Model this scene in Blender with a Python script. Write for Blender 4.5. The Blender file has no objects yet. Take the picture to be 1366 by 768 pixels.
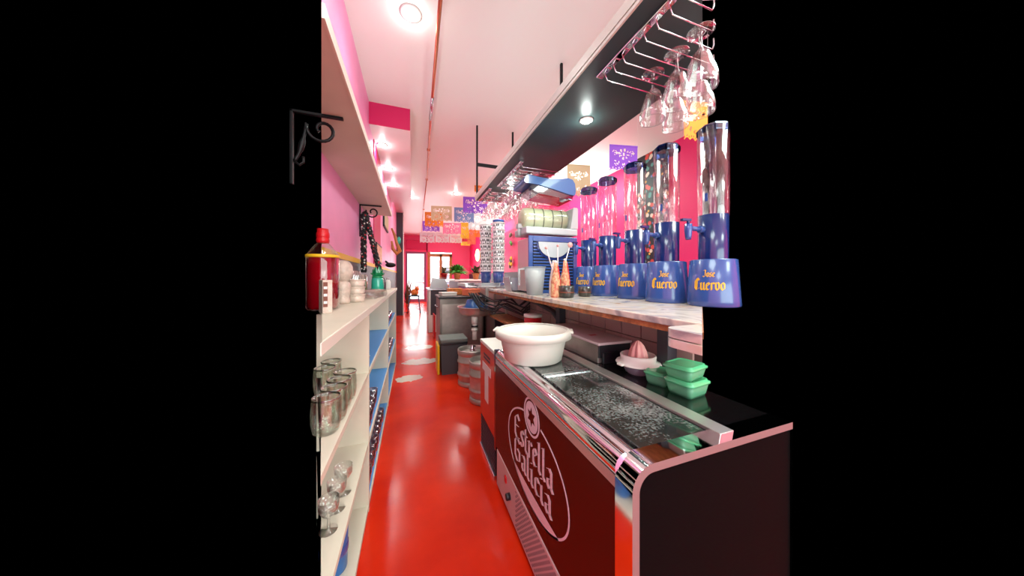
import bpy, bmesh, math, random
from mathutils import Vector, Matrix
random.seed(7)
PI = math.pi
sc = bpy.context.scene
col = sc.collection

# ------------------------------------------------------------------ camera
F = 370.0; HOR = 369.0; EYE = 1.35; YAW = math.radians(19.77)
cd = bpy.data.cameras.new('camera'); cam = bpy.data.objects.new('camera', cd); col.objects.link(cam)
cam.location = (0, 0, EYE); cam.rotation_euler = (PI/2, 0, -YAW)
cd.sensor_width = 36; cd.lens = 36*F/1366; cd.shift_y = -(384-HOR)/1366; cd.clip_start = .02; cd.clip_end = 60
sc.camera = cam
# ------------------------------------------------------------------ world, exposure
w = bpy.data.worlds.new('world'); sc.world = w; w.use_nodes = True
w.node_tree.nodes['Background'].inputs[0].default_value = (0, 0, 0, 1)
w.node_tree.nodes['Background'].inputs[1].default_value = 0
sc.view_settings.view_transform = 'Standard'; sc.view_settings.look = 'None'
sc.view_settings.exposure = 0.05; sc.view_settings.gamma = 1
sc.cycles.transparent_max_bounces = 48; sc.cycles.max_bounces = 12; sc.cycles.diffuse_bounces = 3
# ------------------------------------------------------------------ big lights (the street's daylight and added fills for the room)
CEIL = 3.58; LWX = -.52
def area(name, loc, size, power, color=(1, .96, .93), rot=(0, 0, 0), shape='SQUARE', sy=None):
    l = bpy.data.lights.new(name, 'AREA'); l.energy = power; l.size = size; l.color = color; l.shape = shape
    if sy: l.shape = 'RECTANGLE'; l.size_y = sy
    o = bpy.data.objects.new(name, l); col.objects.link(o); o.location = loc; o.rotation_euler = rot
    return o
DAY = (.74, 1, .96)
for (x, y, p) in [(.1, .2, 30), (.1, -1.6, 24), (2.7, .9, 60), (2.7, -1.4, 40), (2.75, 5.4, 90), (2.0, 9.6, 55), (1.8, 13.2, 40)]:
    area('ceiling_fill_light', (x, y, CEIL-.05), .9, p, (.8, 1, .93))  # unseen fills added under the ceiling to brighten the room, not real panels
area('street_daylight', (1.0, 18.0, 5.2), 5, 2600, (.93, .98, 1), (math.radians(-20), 0, 0))
area('shopfront_daylight', (.9, 15.3, 1.6), 2.6, 50, DAY, (math.radians(-90), 0, 0), sy=2.0)
area('back_fill_light', (1.8, -3.0, 1.9), 4.2, 170, DAY, (math.radians(90), 0, 0), sy=2.2)  # added fill from behind the camera; the back wall has no window
area('shelf_top_fill_light', (1.2, 2.5, 2.57), .3, 7, (.78, 1, .92), (PI, 0, 0), sy=2.8)  # invented upward fill above the overhead shelf, to lighten the ceiling
area('wall_shelf_fill_light', (LWX+.1, 3.0, 2.18), .06, 5, (.78, 1, .92), (PI, 0, 0), sy=1.4)  # invented upward fill above the wall shelf, no strip lamp there
area('far_ceiling_fill_light', (2.8, 10.5, 2.9), .5, 45, (.78, 1, .92), (PI, 0, 0), sy=4)  # unseen upward fill added for the far ceiling, no cove exists
area('far_ceiling_fill_light', (3.3, 6.0, 2.6), .3, 75, (.78, 1, .92), (PI, 0, 0), sy=3)  # second added fill for the far ceiling

def spot(x, y, z, power, ang=150, blend=.9, r=.04, color=(.86, 1, .93)):
    l = bpy.data.lights.new('downlight_lamp', 'SPOT'); l.energy = power; l.spot_size = math.radians(ang)
    l.spot_blend = blend; l.shadow_soft_size = r; l.color = color
    o = bpy.data.objects.new('downlight_lamp', l); col.objects.link(o); o.location = (x, y, z)

# ------------------------------------------------------------------ materials
def lin(c):
    return tuple(((v/255)/12.92 if v/255 <= .04045 else ((v/255+.055)/1.055)**2.4) for v in c) + (1,)
M = {}
def mat(name, rgb, rough=.5, metal=0, spec=.5, coat=0, emit=0, noise=0, scale=20, bump=0, bscale=60, rgb2=None, trans=0, sub=0):
    m = bpy.data.materials.new(name); m.use_nodes = True; nt = m.node_tree; b = nt.nodes['Principled BSDF']
    b.inputs['Base Color'].default_value = lin(rgb); b.inputs['Roughness'].default_value = rough
    b.inputs['Metallic'].default_value = metal; b.inputs['Specular IOR Level'].default_value = spec
    b.inputs['Coat Weight'].default_value = coat; b.inputs['Coat Roughness'].default_value = .05
    b.inputs['Transmission Weight'].default_value = trans
    if emit: b.inputs['Emission Color'].default_value = lin(rgb); b.inputs['Emission Strength'].default_value = emit
    if noise or rgb2 or bump:
        tc = nt.nodes.new('ShaderNodeTexCoord')
    if noise or rgb2:
        n = nt.nodes.new('ShaderNodeTexNoise'); n.inputs['Scale'].default_value = scale; n.inputs['Detail'].default_value = 5
        nt.links.new(tc.outputs['Object'], n.inputs['Vector'])
        r = nt.nodes.new('ShaderNodeValToRGB'); c1 = lin(rgb)
        c2 = lin(rgb2) if rgb2 else tuple(v*(1-noise) for v in c1[:3])+(1,)
        r.color_ramp.elements[0].position = .35; r.color_ramp.elements[1].position = .65
        r.color_ramp.elements[0].color = c2; r.color_ramp.elements[1].color = c1
        nt.links.new(n.outputs['Fac'], r.inputs['Fac']); nt.links.new(r.outputs['Color'], b.inputs['Base Color'])
    if bump:
        n2 = nt.nodes.new('ShaderNodeTexNoise'); n2.inputs['Scale'].default_value = bscale
        nt.links.new(tc.outputs['Object'], n2.inputs['Vector'])
        bp = nt.nodes.new('ShaderNodeBump'); bp.inputs['Strength'].default_value = bump; bp.inputs['Distance'].default_value = .01
        nt.links.new(n2.outputs['Fac'], bp.inputs['Height']); nt.links.new(bp.outputs['Normal'], b.inputs['Normal'])
    M[name] = m; return m
def clear(name, tint=(255, 255, 255), edge=.55, rough=.03, base=.06, glossc=(255, 255, 255)):
    """thin clear plastic or glass: see-through, mirroring more towards its silhouette"""
    m = bpy.data.materials.new(name); m.use_nodes = True; nt = m.node_tree; nt.nodes.clear()
    out = nt.nodes.new('ShaderNodeOutputMaterial'); mix = nt.nodes.new('ShaderNodeMixShader')
    t = nt.nodes.new('ShaderNodeBsdfTransparent'); t.inputs[0].default_value = lin(tint)
    g = nt.nodes.new('ShaderNodeBsdfGlossy'); g.inputs['Roughness'].default_value = rough; g.inputs['Color'].default_value = lin(glossc)
    lw = nt.nodes.new('ShaderNodeLayerWeight'); lw.inputs[0].default_value = .35
    mr = nt.nodes.new('ShaderNodeMapRange'); mr.inputs[3].default_value = base; mr.inputs[4].default_value = edge
    nt.links.new(lw.outputs['Facing'], mr.inputs[0]); nt.links.new(mr.outputs[0], mix.inputs[0])
    nt.links.new(t.outputs[0], mix.inputs[1]); nt.links.new(g.outputs[0], mix.inputs[2]); nt.links.new(mix.outputs[0], out.inputs[0])
    M[name] = m; return m
def translucent(name, rgb, amt=.5, rough=.3):
    m = bpy.data.materials.new(name); m.use_nodes = True; nt = m.node_tree; b = nt.nodes['Principled BSDF']
    b.inputs['Base Color'].default_value = lin(rgb); b.inputs['Roughness'].default_value = rough
    t = nt.nodes.new('ShaderNodeBsdfTransparent'); t.inputs[0].default_value = tuple(.5+.5*v for v in lin(rgb)[:3])+(1,)
    mix = nt.nodes.new('ShaderNodeMixShader'); mix.inputs[0].default_value = amt
    nt.links.new(b.outputs[0], mix.inputs[1]); nt.links.new(t.outputs[0], mix.inputs[2])
    nt.links.new(mix.outputs[0], nt.nodes['Material Output'].inputs[0]); M[name] = m; return m

mat('ceiling_paint', (240, 230, 226), .38, bump=.08, bscale=3)
mat('pink_paint', (236, 36, 108), .5, noise=.08, scale=1.2, bump=.1, bscale=40)
mat('overlit_pink_paint', (252, 160, 208), .45, noise=.12, scale=2, bump=.1, bscale=40)  # the wall's pink with its strong lighting put into the base colour
mat('magenta_paint', (200, 0, 84), .5)
mat('far_pink', (240, 72, 128), .5)
mat('yellow_paint', (245, 190, 40), .5)
mat('slate_paint', (98, 90, 96), .5)
mat('charcoal', (58, 56, 64), .5)
mat('white_paint', (235, 230, 225), .5)
mat('cream_laminate', (226, 212, 192), .45, noise=.06, scale=6)
mat('cream_edge', (236, 228, 212), .4)
mat('blue_liner', (84, 148, 214), .5)
mat('taupe_laminate', (232, 222, 206), .5, noise=.05, scale=4)
mat('iron', (26, 24, 26), .45, .6)
mat('copper', (196, 118, 92), .3, .9)
mat('silver', (200, 200, 204), .25, 1)
mat('silver_satin', (140, 128, 128), .5, .5)
mat('slate_board', (56, 76, 76), .35, noise=.1, scale=5)
mat('shelf_trim', (214, 214, 200), .4)
mat('chrome', (232, 232, 236), .07, 1)
mat('brushed', (214, 210, 202), .3, .8, bump=.05, bscale=90)
mat('keg_steel', (205, 198, 188), .38, .7, noise=.15, scale=14, bump=.1)
mat('steel_dark', (165, 158, 148), .35, .6, noise=.3, scale=5)
mat('black_gloss', (14, 11, 12), .12, 0, .6, .3)
mat('cooler_front', (80, 26, 16), .22, 0, .09)  # red floor's reflection on the black panel put into the base colour
mat('black_matte', (8, 8, 9), .7, spec=.04)
mat('black_plastic', (34, 34, 38), .4)
mat('bin_grey', (70, 70, 74), .5)
mat('bin_lid', (112, 118, 112), .5)
mat('grey_panel', (212, 190, 188), .4)
mat('logo_white', (238, 222, 226), .5)
mat('orange_red', (214, 62, 26), .35, coat=.3, noise=.12, scale=5)
mat('white_plastic', (238, 234, 222), .38, spec=.4)
mat('tub_white', (226, 222, 208), .4)
mat('pink_plastic', (238, 170, 162), .4)
mat('red_plastic', (206, 22, 30), .35)
mat('red_liquid', (150, 8, 22), .12, coat=.5)
mat('pinkish', (230, 204, 188), .25, noise=.22, scale=28, bump=.5, bscale=45)
mat('navy', (52, 84, 150), .25, coat=.5)
mat('navy_dark', (26, 46, 104), .22, coat=.5)
mat('light_blue_plastic', (70, 118, 178), .2, coat=.6)
mat('gold_letter', (244, 190, 36), .4)
mat('machine_grey', (196, 200, 200), .35)
mat('slush', (206, 216, 176), .3, noise=.06, scale=10)
mat('auger', (108, 116, 92), .4)
mat('wood_edge', (190, 118, 66), .6, noise=.5, scale=35)
mat('wood', (190, 120, 50), .45, noise=.3, scale=8)
mat('purple_wood', (140, 80, 110), .45)
mat('terracotta', (216, 128, 76), .7, noise=.15)
mat('leaf', (92, 170, 48), .5, rgb2=(40, 120, 34), scale=30)
mat('dark_leaf', (70, 100, 50), .5, rgb2=(120, 70, 60), scale=30)
mat('green_lid', (88, 196, 136), .25, coat=.4)
mat('green_plastic', (16, 150, 92), .2, coat=.4)
mat('teal', (40, 176, 150), .15, coat=.5)
mat('olive_liquid', (150, 146, 40), .2)
mat('yellow_plastic', (246, 196, 30), .4)
mat('blue_sack', (38, 108, 182), .3, noise=.25, scale=12)
mat('stool_blue', (44, 84, 108), .4, .3)
mat('orange_paint', (226, 132, 50), .45, noise=.35, scale=25)
mat('brown', (120, 62, 44), .5)
mat('cloth_white', (244, 240, 230), .7, bump=.5, bscale=12)
mat('dark_bowl', (54, 50, 44), .3, coat=.4)
mat('paper_print', (238, 200, 150), .5, rgb2=(206, 90, 70), scale=45)
mat('pearl', (244, 226, 218), .3)
mat('tile_pink', (190, 158, 150), .3, noise=.1, scale=4)
mat('grout', (104, 84, 80), .8)
mat('facade', (244, 240, 238), .8)
mat('facade_shade', (200, 170, 176), .8)
mat('facade_glass', (130, 150, 160), .3)
mat('pavement', (190, 186, 182), .8)
mat('gap_black', (8, 8, 8), .6)
mat('blue_purple_glass', (80, 100, 200), .15, coat=.6)
mat('lamp_white', (255, 250, 242), .3, emit=45)
mat('lamp_warm', (255, 226, 150), .3, emit=5)
for n, c in dict(purple=(150, 84, 214), orange=(248, 140, 30), cream=(232, 214, 170), lilac=(176, 150, 224), steelblue=(130, 156, 204),
                 white=(244, 242, 238), rose=(240, 130, 170), yellow=(250, 210, 60), salmon=(248, 140, 100)).items():
    translucent('paper_'+n, c, .22 if n != 'white' else .1, .7)
clear('glass', (252, 253, 252), .75, .02, .05)
clear('glass_green', (250, 253, 250), .5, .06, .04)
clear('glass_strong', (225, 222, 222), .95, .05, .15)
clear('glass_rim', (190, 196, 192), .8, .1, .2)
clear('acrylic', (253, 250, 250), .3, .1, .04)
clear('acrylic_blue', (70, 100, 165), .6, .05, .12, (200, 215, 245))
clear('window_glass', (250, 252, 252), .3, .02, .03)
clear('smoke_tank', (150, 156, 168), .6, .05, .15)
translucent('milky', (222, 226, 226), .62, .3)
translucent('green_tub', (120, 210, 160), .45, .25)
translucent('clear_bowl', (205, 190, 205), .6, .1)

# floor: red epoxy, worn in three places
def floor_mat():
    m = mat('red_epoxy', (214, 46, 16), .17, spec=.26); nt = m.node_tree; b = nt.nodes['Principled BSDF']
    tc = nt.nodes.new('ShaderNodeTexCoord'); N = nt.nodes.new; L = nt.links.new
    n = N('ShaderNodeTexNoise'); n.inputs['Scale'].default_value = 1.6; n.inputs['Detail'].default_value = 6; L(tc.outputs['Object'], n.inputs['Vector'])
    r = N('ShaderNodeValToRGB'); r.color_ramp.elements[0].color = lin((206, 32, 8)); r.color_ramp.elements[1].color = lin((236, 52, 14))
    r.color_ramp.elements[0].position = .35; r.color_ramp.elements[1].position = .65; L(n.outputs['Fac'], r.inputs['Fac'])
    n3 = N('ShaderNodeTexNoise'); n3.inputs['Scale'].default_value = 9; n3.inputs['Detail'].default_value = 4; L(tc.outputs['Object'], n3.inputs['Vector'])
    prev = None
    for (cx, cy, rx, ry) in [(-.035, 3.93, .175, .13), (.13, 4.65, .27, .17), (.13, 5.6, .26, .18)]:
        s = N('ShaderNodeVectorMath'); s.operation = 'SUBTRACT'; s.inputs[1].default_value = (cx, cy, 0); L(tc.outputs['Object'], s.inputs[0])
        d = N('ShaderNodeVectorMath'); d.operation = 'MULTIPLY'; d.inputs[1].default_value = (1/rx, 1/ry, 0); L(s.outputs[0], d.inputs[0])
        ln = N('ShaderNodeVectorMath'); ln.operation = 'LENGTH'; L(d.outputs[0], ln.inputs[0])
        a = N('ShaderNodeMath'); a.operation = 'MULTIPLY_ADD'; a.inputs[1].default_value = 1.1; L(n3.outputs['Fac'], a.inputs[0]); L(ln.outputs['Value'], a.inputs[2])
        lt = N('ShaderNodeMath'); lt.operation = 'LESS_THAN'; lt.inputs[1].default_value = 1.5; L(a.outputs[0], lt.inputs[0])
        if prev is None: prev = lt
        else:
            mx = N('ShaderNodeMath'); mx.operation = 'MAXIMUM'; L(prev.outputs[0], mx.inputs[0]); L(lt.outputs[0], mx.inputs[1]); prev = mx
    mixn = N('ShaderNodeMix'); mixn.data_type = 'RGBA'; L(prev.outputs[0], mixn.inputs['Factor']); L(r.outputs['Color'], mixn.inputs[6])
    mixn.inputs[7].default_value = lin((222, 206, 190)); L(mixn.outputs[2], b.inputs['Base Color'])
    n4 = N('ShaderNodeTexNoise'); n4.inputs['Scale'].default_value = 3; L(tc.outputs['Object'], n4.inputs['Vector'])
    mr = N('ShaderNodeMapRange'); mr.inputs[3].default_value = .1; mr.inputs[4].default_value = .26; L(n4.outputs['Fac'], mr.inputs[0]); L(mr.outputs[0], b.inputs['Roughness'])
    bp = N('ShaderNodeBump'); bp.inputs['Strength'].default_value = .12; bp.inputs['Distance'].default_value = .02
    L(n4.outputs['Fac'], bp.inputs['Height']); L(bp.outputs['Normal'], b.inputs['Normal'])
floor_mat()
def marble():
    m = mat('marble', (226, 214, 196), .22, coat=.2); nt = m.node_tree; b = nt.nodes['Principled BSDF']; N = nt.nodes.new; L = nt.links.new
    tc = N('ShaderNodeTexCoord'); n = N('ShaderNodeTexNoise'); n.inputs['Scale'].default_value = 3.5; n.inputs['Detail'].default_value = 8; n.inputs['Distortion'].default_value = 2.2
    L(tc.outputs['Object'], n.inputs['Vector']); r = N('ShaderNodeValToRGB'); e = r.color_ramp.elements
    e[0].position = .36; e[0].color = lin((168, 160, 158)); e[1].position = .48; e[1].color = lin((232, 222, 206))
    x = e.new(.62); x.color = lin((226, 206, 178)); x = e.new(.7); x.color = lin((196, 160, 120))
    L(n.outputs['Fac'], r.inputs['Fac']); L(r.outputs['Color'], b.inputs['Base Color'])
marble()
def floral():
    m = mat('floral_print', (20, 18, 26), .5); nt = m.node_tree; b = nt.nodes['Principled BSDF']; N = nt.nodes.new; L = nt.links.new
    tc = N('ShaderNodeTexCoord'); v = N('ShaderNodeTexVoronoi'); v.inputs['Scale'].default_value = 11; L(tc.outputs['Object'], v.inputs['Vector'])
    r = N('ShaderNodeValToRGB'); r.color_ramp.interpolation = 'CONSTANT'; e = r.color_ramp.elements
    sx = N('ShaderNodeSeparateColor'); L(v.outputs['Color'], sx.inputs[0]); L(sx.outputs[0], r.inputs['Fac'])
    e[0].position = 0; e[0].color = lin((200, 60, 50)); e[1].position = .25; e[1].color = lin((60, 120, 110))
    for p, c in [(.45, (220, 160, 60)), (.62, (90, 90, 150)), (.8, (210, 190, 170))]:
        x = e.new(p); x.color = lin(c)
    lt = N('ShaderNodeMath'); lt.operation = 'LESS_THAN'; lt.inputs[1].default_value = .42; L(v.outputs['Distance'], lt.inputs[0])
    mx = N('ShaderNodeMix'); mx.data_type = 'RGBA'; L(lt.outputs[0], mx.inputs['Factor']); mx.inputs[6].default_value = lin((16, 14, 22)); L(r.outputs[0], mx.inputs[7])
    L(mx.outputs[2], b.inputs['Base Color'])
floral()
def braid():
    m = mat('braid_cloth', (20, 16, 20), .6); nt = m.node_tree; b = nt.nodes['Principled BSDF']; N = nt.nodes.new; L = nt.links.new
    tc = N('ShaderNodeTexCoord'); v = N('ShaderNodeTexVoronoi'); v.inputs['Scale'].default_value = 40; L(tc.outputs['Object'], v.inputs['Vector'])
    lt = N('ShaderNodeMath'); lt.operation = 'LESS_THAN'; lt.inputs[1].default_value = .36; L(v.outputs['Distance'], lt.inputs[0])
    sx = N('ShaderNodeSeparateColor'); L(v.outputs['Color'], sx.inputs[0]); r = N('ShaderNodeValToRGB'); r.color_ramp.interpolation = 'CONSTANT'
    e = r.color_ramp.elements; e[0].color = lin((20, 16, 20)); e[1].position = .45; e[1].color = lin((225, 215, 205)); x = e.new(.75); x.color = lin((200, 40, 50))
    L(sx.outputs[0], r.inputs['Fac']); mx = N('ShaderNodeMix'); mx.data_type = 'RGBA'; L(lt.outputs[0], mx.inputs['Factor'])
    mx.inputs[6].default_value = lin((20, 16, 20)); L(r.outputs[0], mx.inputs[7]); L(mx.outputs[2], b.inputs['Base Color'])
braid()
def scratched():
    m = mat('scratched_steel', (60, 62, 62), .1, .35, .7, .5); nt = m.node_tree; b = nt.nodes['Principled BSDF']; N = nt.nodes.new; L = nt.links.new
    tc = N('ShaderNodeTexCoord'); n = N('ShaderNodeTexNoise'); n.inputs['Scale'].default_value = 110; n.inputs['Detail'].default_value = 3
    L(tc.outputs['Object'], n.inputs['Vector']); n2 = N('ShaderNodeTexNoise'); n2.inputs['Scale'].default_value = 7; L(tc.outputs['Object'], n2.inputs['Vector'])
    mu = N('ShaderNodeMath'); mu.operation = 'MULTIPLY'; L(n.outputs['Fac'], mu.inputs[0]); L(n2.outputs['Fac'], mu.inputs[1])
    r = N('ShaderNodeValToRGB'); e = r.color_ramp.elements; e[0].position = .22; e[0].color = lin((52, 56, 54)); e[1].position = .42; e[1].color = lin((176, 184, 178))
    L(mu.outputs[0], r.inputs['Fac']); L(r.outputs[0], b.inputs['Base Color'])
scratched()

# ------------------------------------------------------------------ mesh helpers
class MB:
    def __init__(s): s.v = []; s.f = []; s.sm = []
    def add(s, vs, fs, smooth=False):
        o = len(s.v); s.v += [tuple(v) for v in vs]
        for f in fs: s.f.append([i+o for i in f]); s.sm.append(smooth)
        return s
    def box(s, x0, x1, y0, y1, z0, z1):
        vs = [(x, y, z) for z in (z0, z1) for y in (y0, y1) for x in (x0, x1)]
        return s.add(vs, [(0, 2, 3, 1), (4, 5, 7, 6), (0, 1, 5, 4), (2, 6, 7, 3), (0, 4, 6, 2), (1, 3, 7, 5)])
    def prism(s, poly, z0, z1):       # counter-clockwise x, y outline
        n = len(poly); vs = [(x, y, z0) for x, y in poly]+[(x, y, z1) for x, y in poly]
        return s.add(vs, [tuple(range(n))[::-1], tuple(range(n, 2*n))]+[(i, (i+1) % n, n+(i+1) % n, n+i) for i in range(n)])
    def prism_y(s, poly, y0, y1, smooth=False):   # outline in x, z
        n = len(poly); vs = [(x, y0, z) for x, z in poly]+[(x, y1, z) for x, z in poly]
        s.add(vs, [tuple(range(n)), tuple(range(n, 2*n))[::-1]])
        return s.add(vs, [(i, n+i, n+(i+1) % n, (i+1) % n) for i in range(n)], smooth)
    def lathe(s, prof, c=(0, 0, 0), n=24, axis='z', cap=True):
        vs = []; fs = []
        for (r, h) in prof:
            for k in range(n):
                a = 2*PI*k/n; x, y = r*math.cos(a), r*math.sin(a)
                p = (x, y, h) if axis == 'z' else ((h, x, y) if axis == 'x' else (x, h, y))
                vs.append((p[0]+c[0], p[1]+c[1], p[2]+c[2]))
        for i in range(len(prof)-1):
            for k in range(n):
                a = i*n+k; b = i*n+(k+1) % n; fs.append((a, b, b+n, a+n))
        s.add(vs, fs, True)
        if cap:
            for i, rev in ((0, True), (len(prof)-1, False)):
                if prof[i][0] > 1e-4:
                    ids = list(range(i*n, i*n+n)); o = len(s.v)-len(vs)
                    s.f.append([o+q for q in (ids[::-1] if rev else ids)]); s.sm.append(False)
        return s
    def tube(s, pts, r, n=8, closed=False):
        P = [Vector(p) for p in pts]; m = len(P); vs = []; fs = []; up = Vector((0, 0, 1)); prev = None
        for i, p in enumerate(P):
            a = P[(i-1) % m] if (closed or i > 0) else p; b = P[(i+1) % m] if (closed or i < m-1) else p
            d = (b-a).normalized()
            if prev is None: u = d.cross(up if abs(d.z) < .95 else Vector((1, 0, 0))).normalized()
            else: u = (prev-d*prev.dot(d)).normalized()
            prev = u; q = d.cross(u); rr = r[i] if isinstance(r, (list, tuple)) else r
            for k in range(n):
                t = 2*PI*k/n; vs.append(p+u*math.cos(t)*rr+q*math.sin(t)*rr)
        for i in range(m if closed else m-1):
            for k in range(n):
                a = i*n+k; b = i*n+(k+1) % n; j = ((i+1) % m)*n; fs.append((a, j+k, j+(k+1) % n, b))
        if not closed: fs += [tuple(range(n)), tuple(range((m-1)*n, m*n))[::-1]]
        return s.add(vs, fs, True)
    def ball(s, c, rx, ry, rz, n=12, m=8):
        pr = [(math.sin(PI*i/m), -math.cos(PI*i/m)) for i in range(m+1)]; o = MB().lathe([(max(a, 1e-4), b) for a, b in pr], n=n, cap=False)
        return s.add([(x*rx+c[0], y*ry+c[1], z*rz+c[2]) for x, y, z in o.v], o.f, True)
    def xf(s, mtx): s.v = [tuple(mtx @ Vector(v)) for v in s.v]; return s
    def build(s, name, m, parent=None, bevel=0, loc=None):
        me = bpy.data.meshes.new(name); me.from_pydata(s.v, [], s.f); me.update()
        me.polygons.foreach_set('use_smooth', s.sm)
        me.materials.append(M[m] if isinstance(m, str) else m)
        bm = bmesh.new(); bm.from_mesh(me); bmesh.ops.recalc_face_normals(bm, faces=bm.faces); bm.to_mesh(me); bm.free()
        o = bpy.data.objects.new(name, me); col.objects.link(o)
        if parent: o.parent = parent
        if loc: o.location = loc
        if bevel:
            b = o.modifiers.new('bevel', 'BEVEL'); b.width = bevel; b.segments = 2; b.limit_method = 'ANGLE'; b.angle_limit = .7
        return o
def tag(o, label, cat, group=None, kind=None):
    if label: o['label'] = label
    if cat: o['category'] = cat
    if group: o['group'] = group
    if kind: o['kind'] = kind
    return o
def thing(name, label, cat, loc=(0, 0, 0), rz=0, group=None):
    o = bpy.data.objects.new(name, None); col.objects.link(o); o.location = loc; o.rotation_euler = (0, 0, rz); o.empty_display_size = .1
    return tag(o, label, cat, group)
def S(name, mb, m, parent=None, bevel=0, label=None):
    o = mb.build(name, m, parent, bevel)
    if parent is None: o['kind'] = 'structure'
    if label: o['label'] = label
    return o
def kids(r): return [o for o in bpy.data.objects if o.parent == r]
def dup(root, loc, rz=0, label=None, group=None):
    r = root.copy(); col.objects.link(r); r.location = loc; r.rotation_euler = (0, 0, rz)
    if label: r['label'] = label
    if group: r['group'] = group
    for ch in list(root.children):
        c = ch.copy(); col.objects.link(c); c.parent = r
        for g in ch.children:
            d = g.copy(); col.objects.link(d); d.parent = c
    return r
CS, SN = math.cos(YAW), math.sin(YAW)
def at(u, v, t):                      # where the sight line of a measured point stands, t metres in front
    r = (u-683)/F; return Vector(((SN+r*CS)*t, (CS-r*SN)*t, EYE+(HOR-v)/F*t))
KL, KR = -.2626, 1.388                # how far the photograph reaches: x/y at its left and right border
def yl(x): return x/KL
def yr(x): return x/KR

# ================================================================== SETTING
LW, RW, FAR = -.52, 4.06, 15.8
S('floor', MB().box(-.62, 1.3, 2.4, 16, -.05, 0).box(-.27, 1.3, 1.0, 2.4, -.05, 0).box(1.3, RW+.1, 4.2, 16, -.05, 0).prism([(-.62, -3.2), (4.1, -3.2), (4.1, .2), (1.3, .55), (.6, 1.0), (-.27, 1.0), (-.27, .3), (-.62, .3)], -.05, 0), 'red_epoxy')
c = MB().prism([(LW-.1, 2.5), (1.9, 1.72), (2.86, 2.06), (RW+.1, 3.0), (RW+.1, 16), (LW-.1, 16)], CEIL, CEIL+.1)
c.prism([(LW-.1, -3.2), (RW+.1, -3.2), (RW+.1, .75), (1.9, 1.72), (LW-.1, 2.5)], CEIL, CEIL+.1)
S('ceiling', c, 'ceiling_paint')
S('ceiling_drop', MB().box(LW, -.03, 3.95, 7.9, 3.3, CEIL), 'ceiling_paint')
S('trim_1', MB().box(LW, -.028, 3.935, 3.95, 3.3, CEIL), 'magenta_paint')
wl = S('wall_left', MB().prism([(LW-.1, yl(LW-.1)), (LW, yl(LW)), (LW, 16), (LW-.1, 16)], 0, CEIL).box(LW-.1, LW, -3.2, .45, 0, CEIL), 'overlit_pink_paint')
S('painted_band', MB().box(LW, LW+.012, 4.36, 5.2, 1.53, CEIL), 'magenta_paint', wl, label='hot pink vertical band')
S('trim_2', MB().box(LW, LW+.014, yl(LW), 10.4, 1.485, 1.53), 'yellow_paint')
S('trim_3', MB().box(LW, LW+.010, yl(LW), 10.4, 0, 1.485), 'slate_paint')
S('wall_pillar', MB().box(-.56, -.31, 10.4, 10.8, 0, CEIL), 'charcoal')
S('pillar_lit_edge', MB().box(-.31, -.285, 10.42, 10.8, 0, CEIL), 'white_paint')  # white strip painting the lit edge of the pillar
wr = S('wall_right', MB().prism([(RW, yr(RW)), (RW+.1, yr(RW+.1)), (RW+.1, 7.8), (RW, 7.8)], 0, CEIL).box(RW, RW+.1, -3.2, .3, 0, CEIL).box(3.1, RW+.1, 7.8, 7.9, 0, CEIL).box(3.1, 3.2, 7.9, 16, 0, CEIL), 'pink_paint')
S('floral_panel', MB().box(RW-.05, RW, 3.5, 4.14, 0, CEIL), 'floral_print', wr, label='black panel printed with multicoloured flowers')
S('trim_5', MB().box(3.07, 3.1, 7.8, FAR, 0, 1.5).box(RW-.03, RW, yr(RW), 7.8, 0, 1.35), 'charcoal')
S('wall_back', MB().box(LW-.1, RW+.1, -3.3, -3.2, 0, CEIL), 'white_paint')
wf = S('wall_far', MB().box(LW, -.34, FAR, FAR+.15, 0, CEIL).box(.72, .78, FAR, FAR+.15, 0, CEIL).box(2.1, 3.2, FAR, FAR+.15, 0, CEIL)
       .box(-.34, 2.1, FAR, FAR+.15, 2.7, CEIL).box(.78, 2.1, FAR, FAR+.15, 0, .8), 'far_pink')
S('transom_box', MB().box(-.3, .72, FAR-.16, FAR, 2.82, 3.3), 'magenta_paint', wf, .01, 'hot pink boxed lintel over the glass door')
# glass door and folding wooden window at the far end
d1 = S('door_1', MB().box(-.34, -.24, FAR, FAR+.1, 0, 2.7).box(.6, .72, FAR, FAR+.1, 0, 2.7).box(-.24, .6, FAR, FAR+.1, 2.58, 2.7).box(-.24, .6, FAR, FAR+.1, 0, .14), 'purple_wood', None, .01)
S('pane', MB().box(-.24, .6, FAR+.04, FAR+.05, .14, 2.58), 'window_glass', d1)
S('door_handle', MB().tube([(.56, FAR-.05, .95), (.56, FAR-.05, 1.35)], .015), 'silver', d1)
w1 = S('window_1', MB().box(.78, .93, FAR-.02, FAR+.1, .8, 2.7).box(1.42, 1.56, FAR-.02, FAR+.1, .8, 2.6).box(1.96, 2.1, FAR-.02, FAR+.1, .8, 2.6)
       .box(.93, 2.1, FAR-.02, FAR+.1, 2.46, 2.62).box(.93, 2.1, FAR-.02, FAR+.1, .8, .92), 'wood', None, .01)
for (a, b) in ((.93, 1.42), (1.56, 1.96)): S('pane', MB().box(a, b, FAR+.04, FAR+.05, .92, 2.46), 'window_glass', w1)
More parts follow.
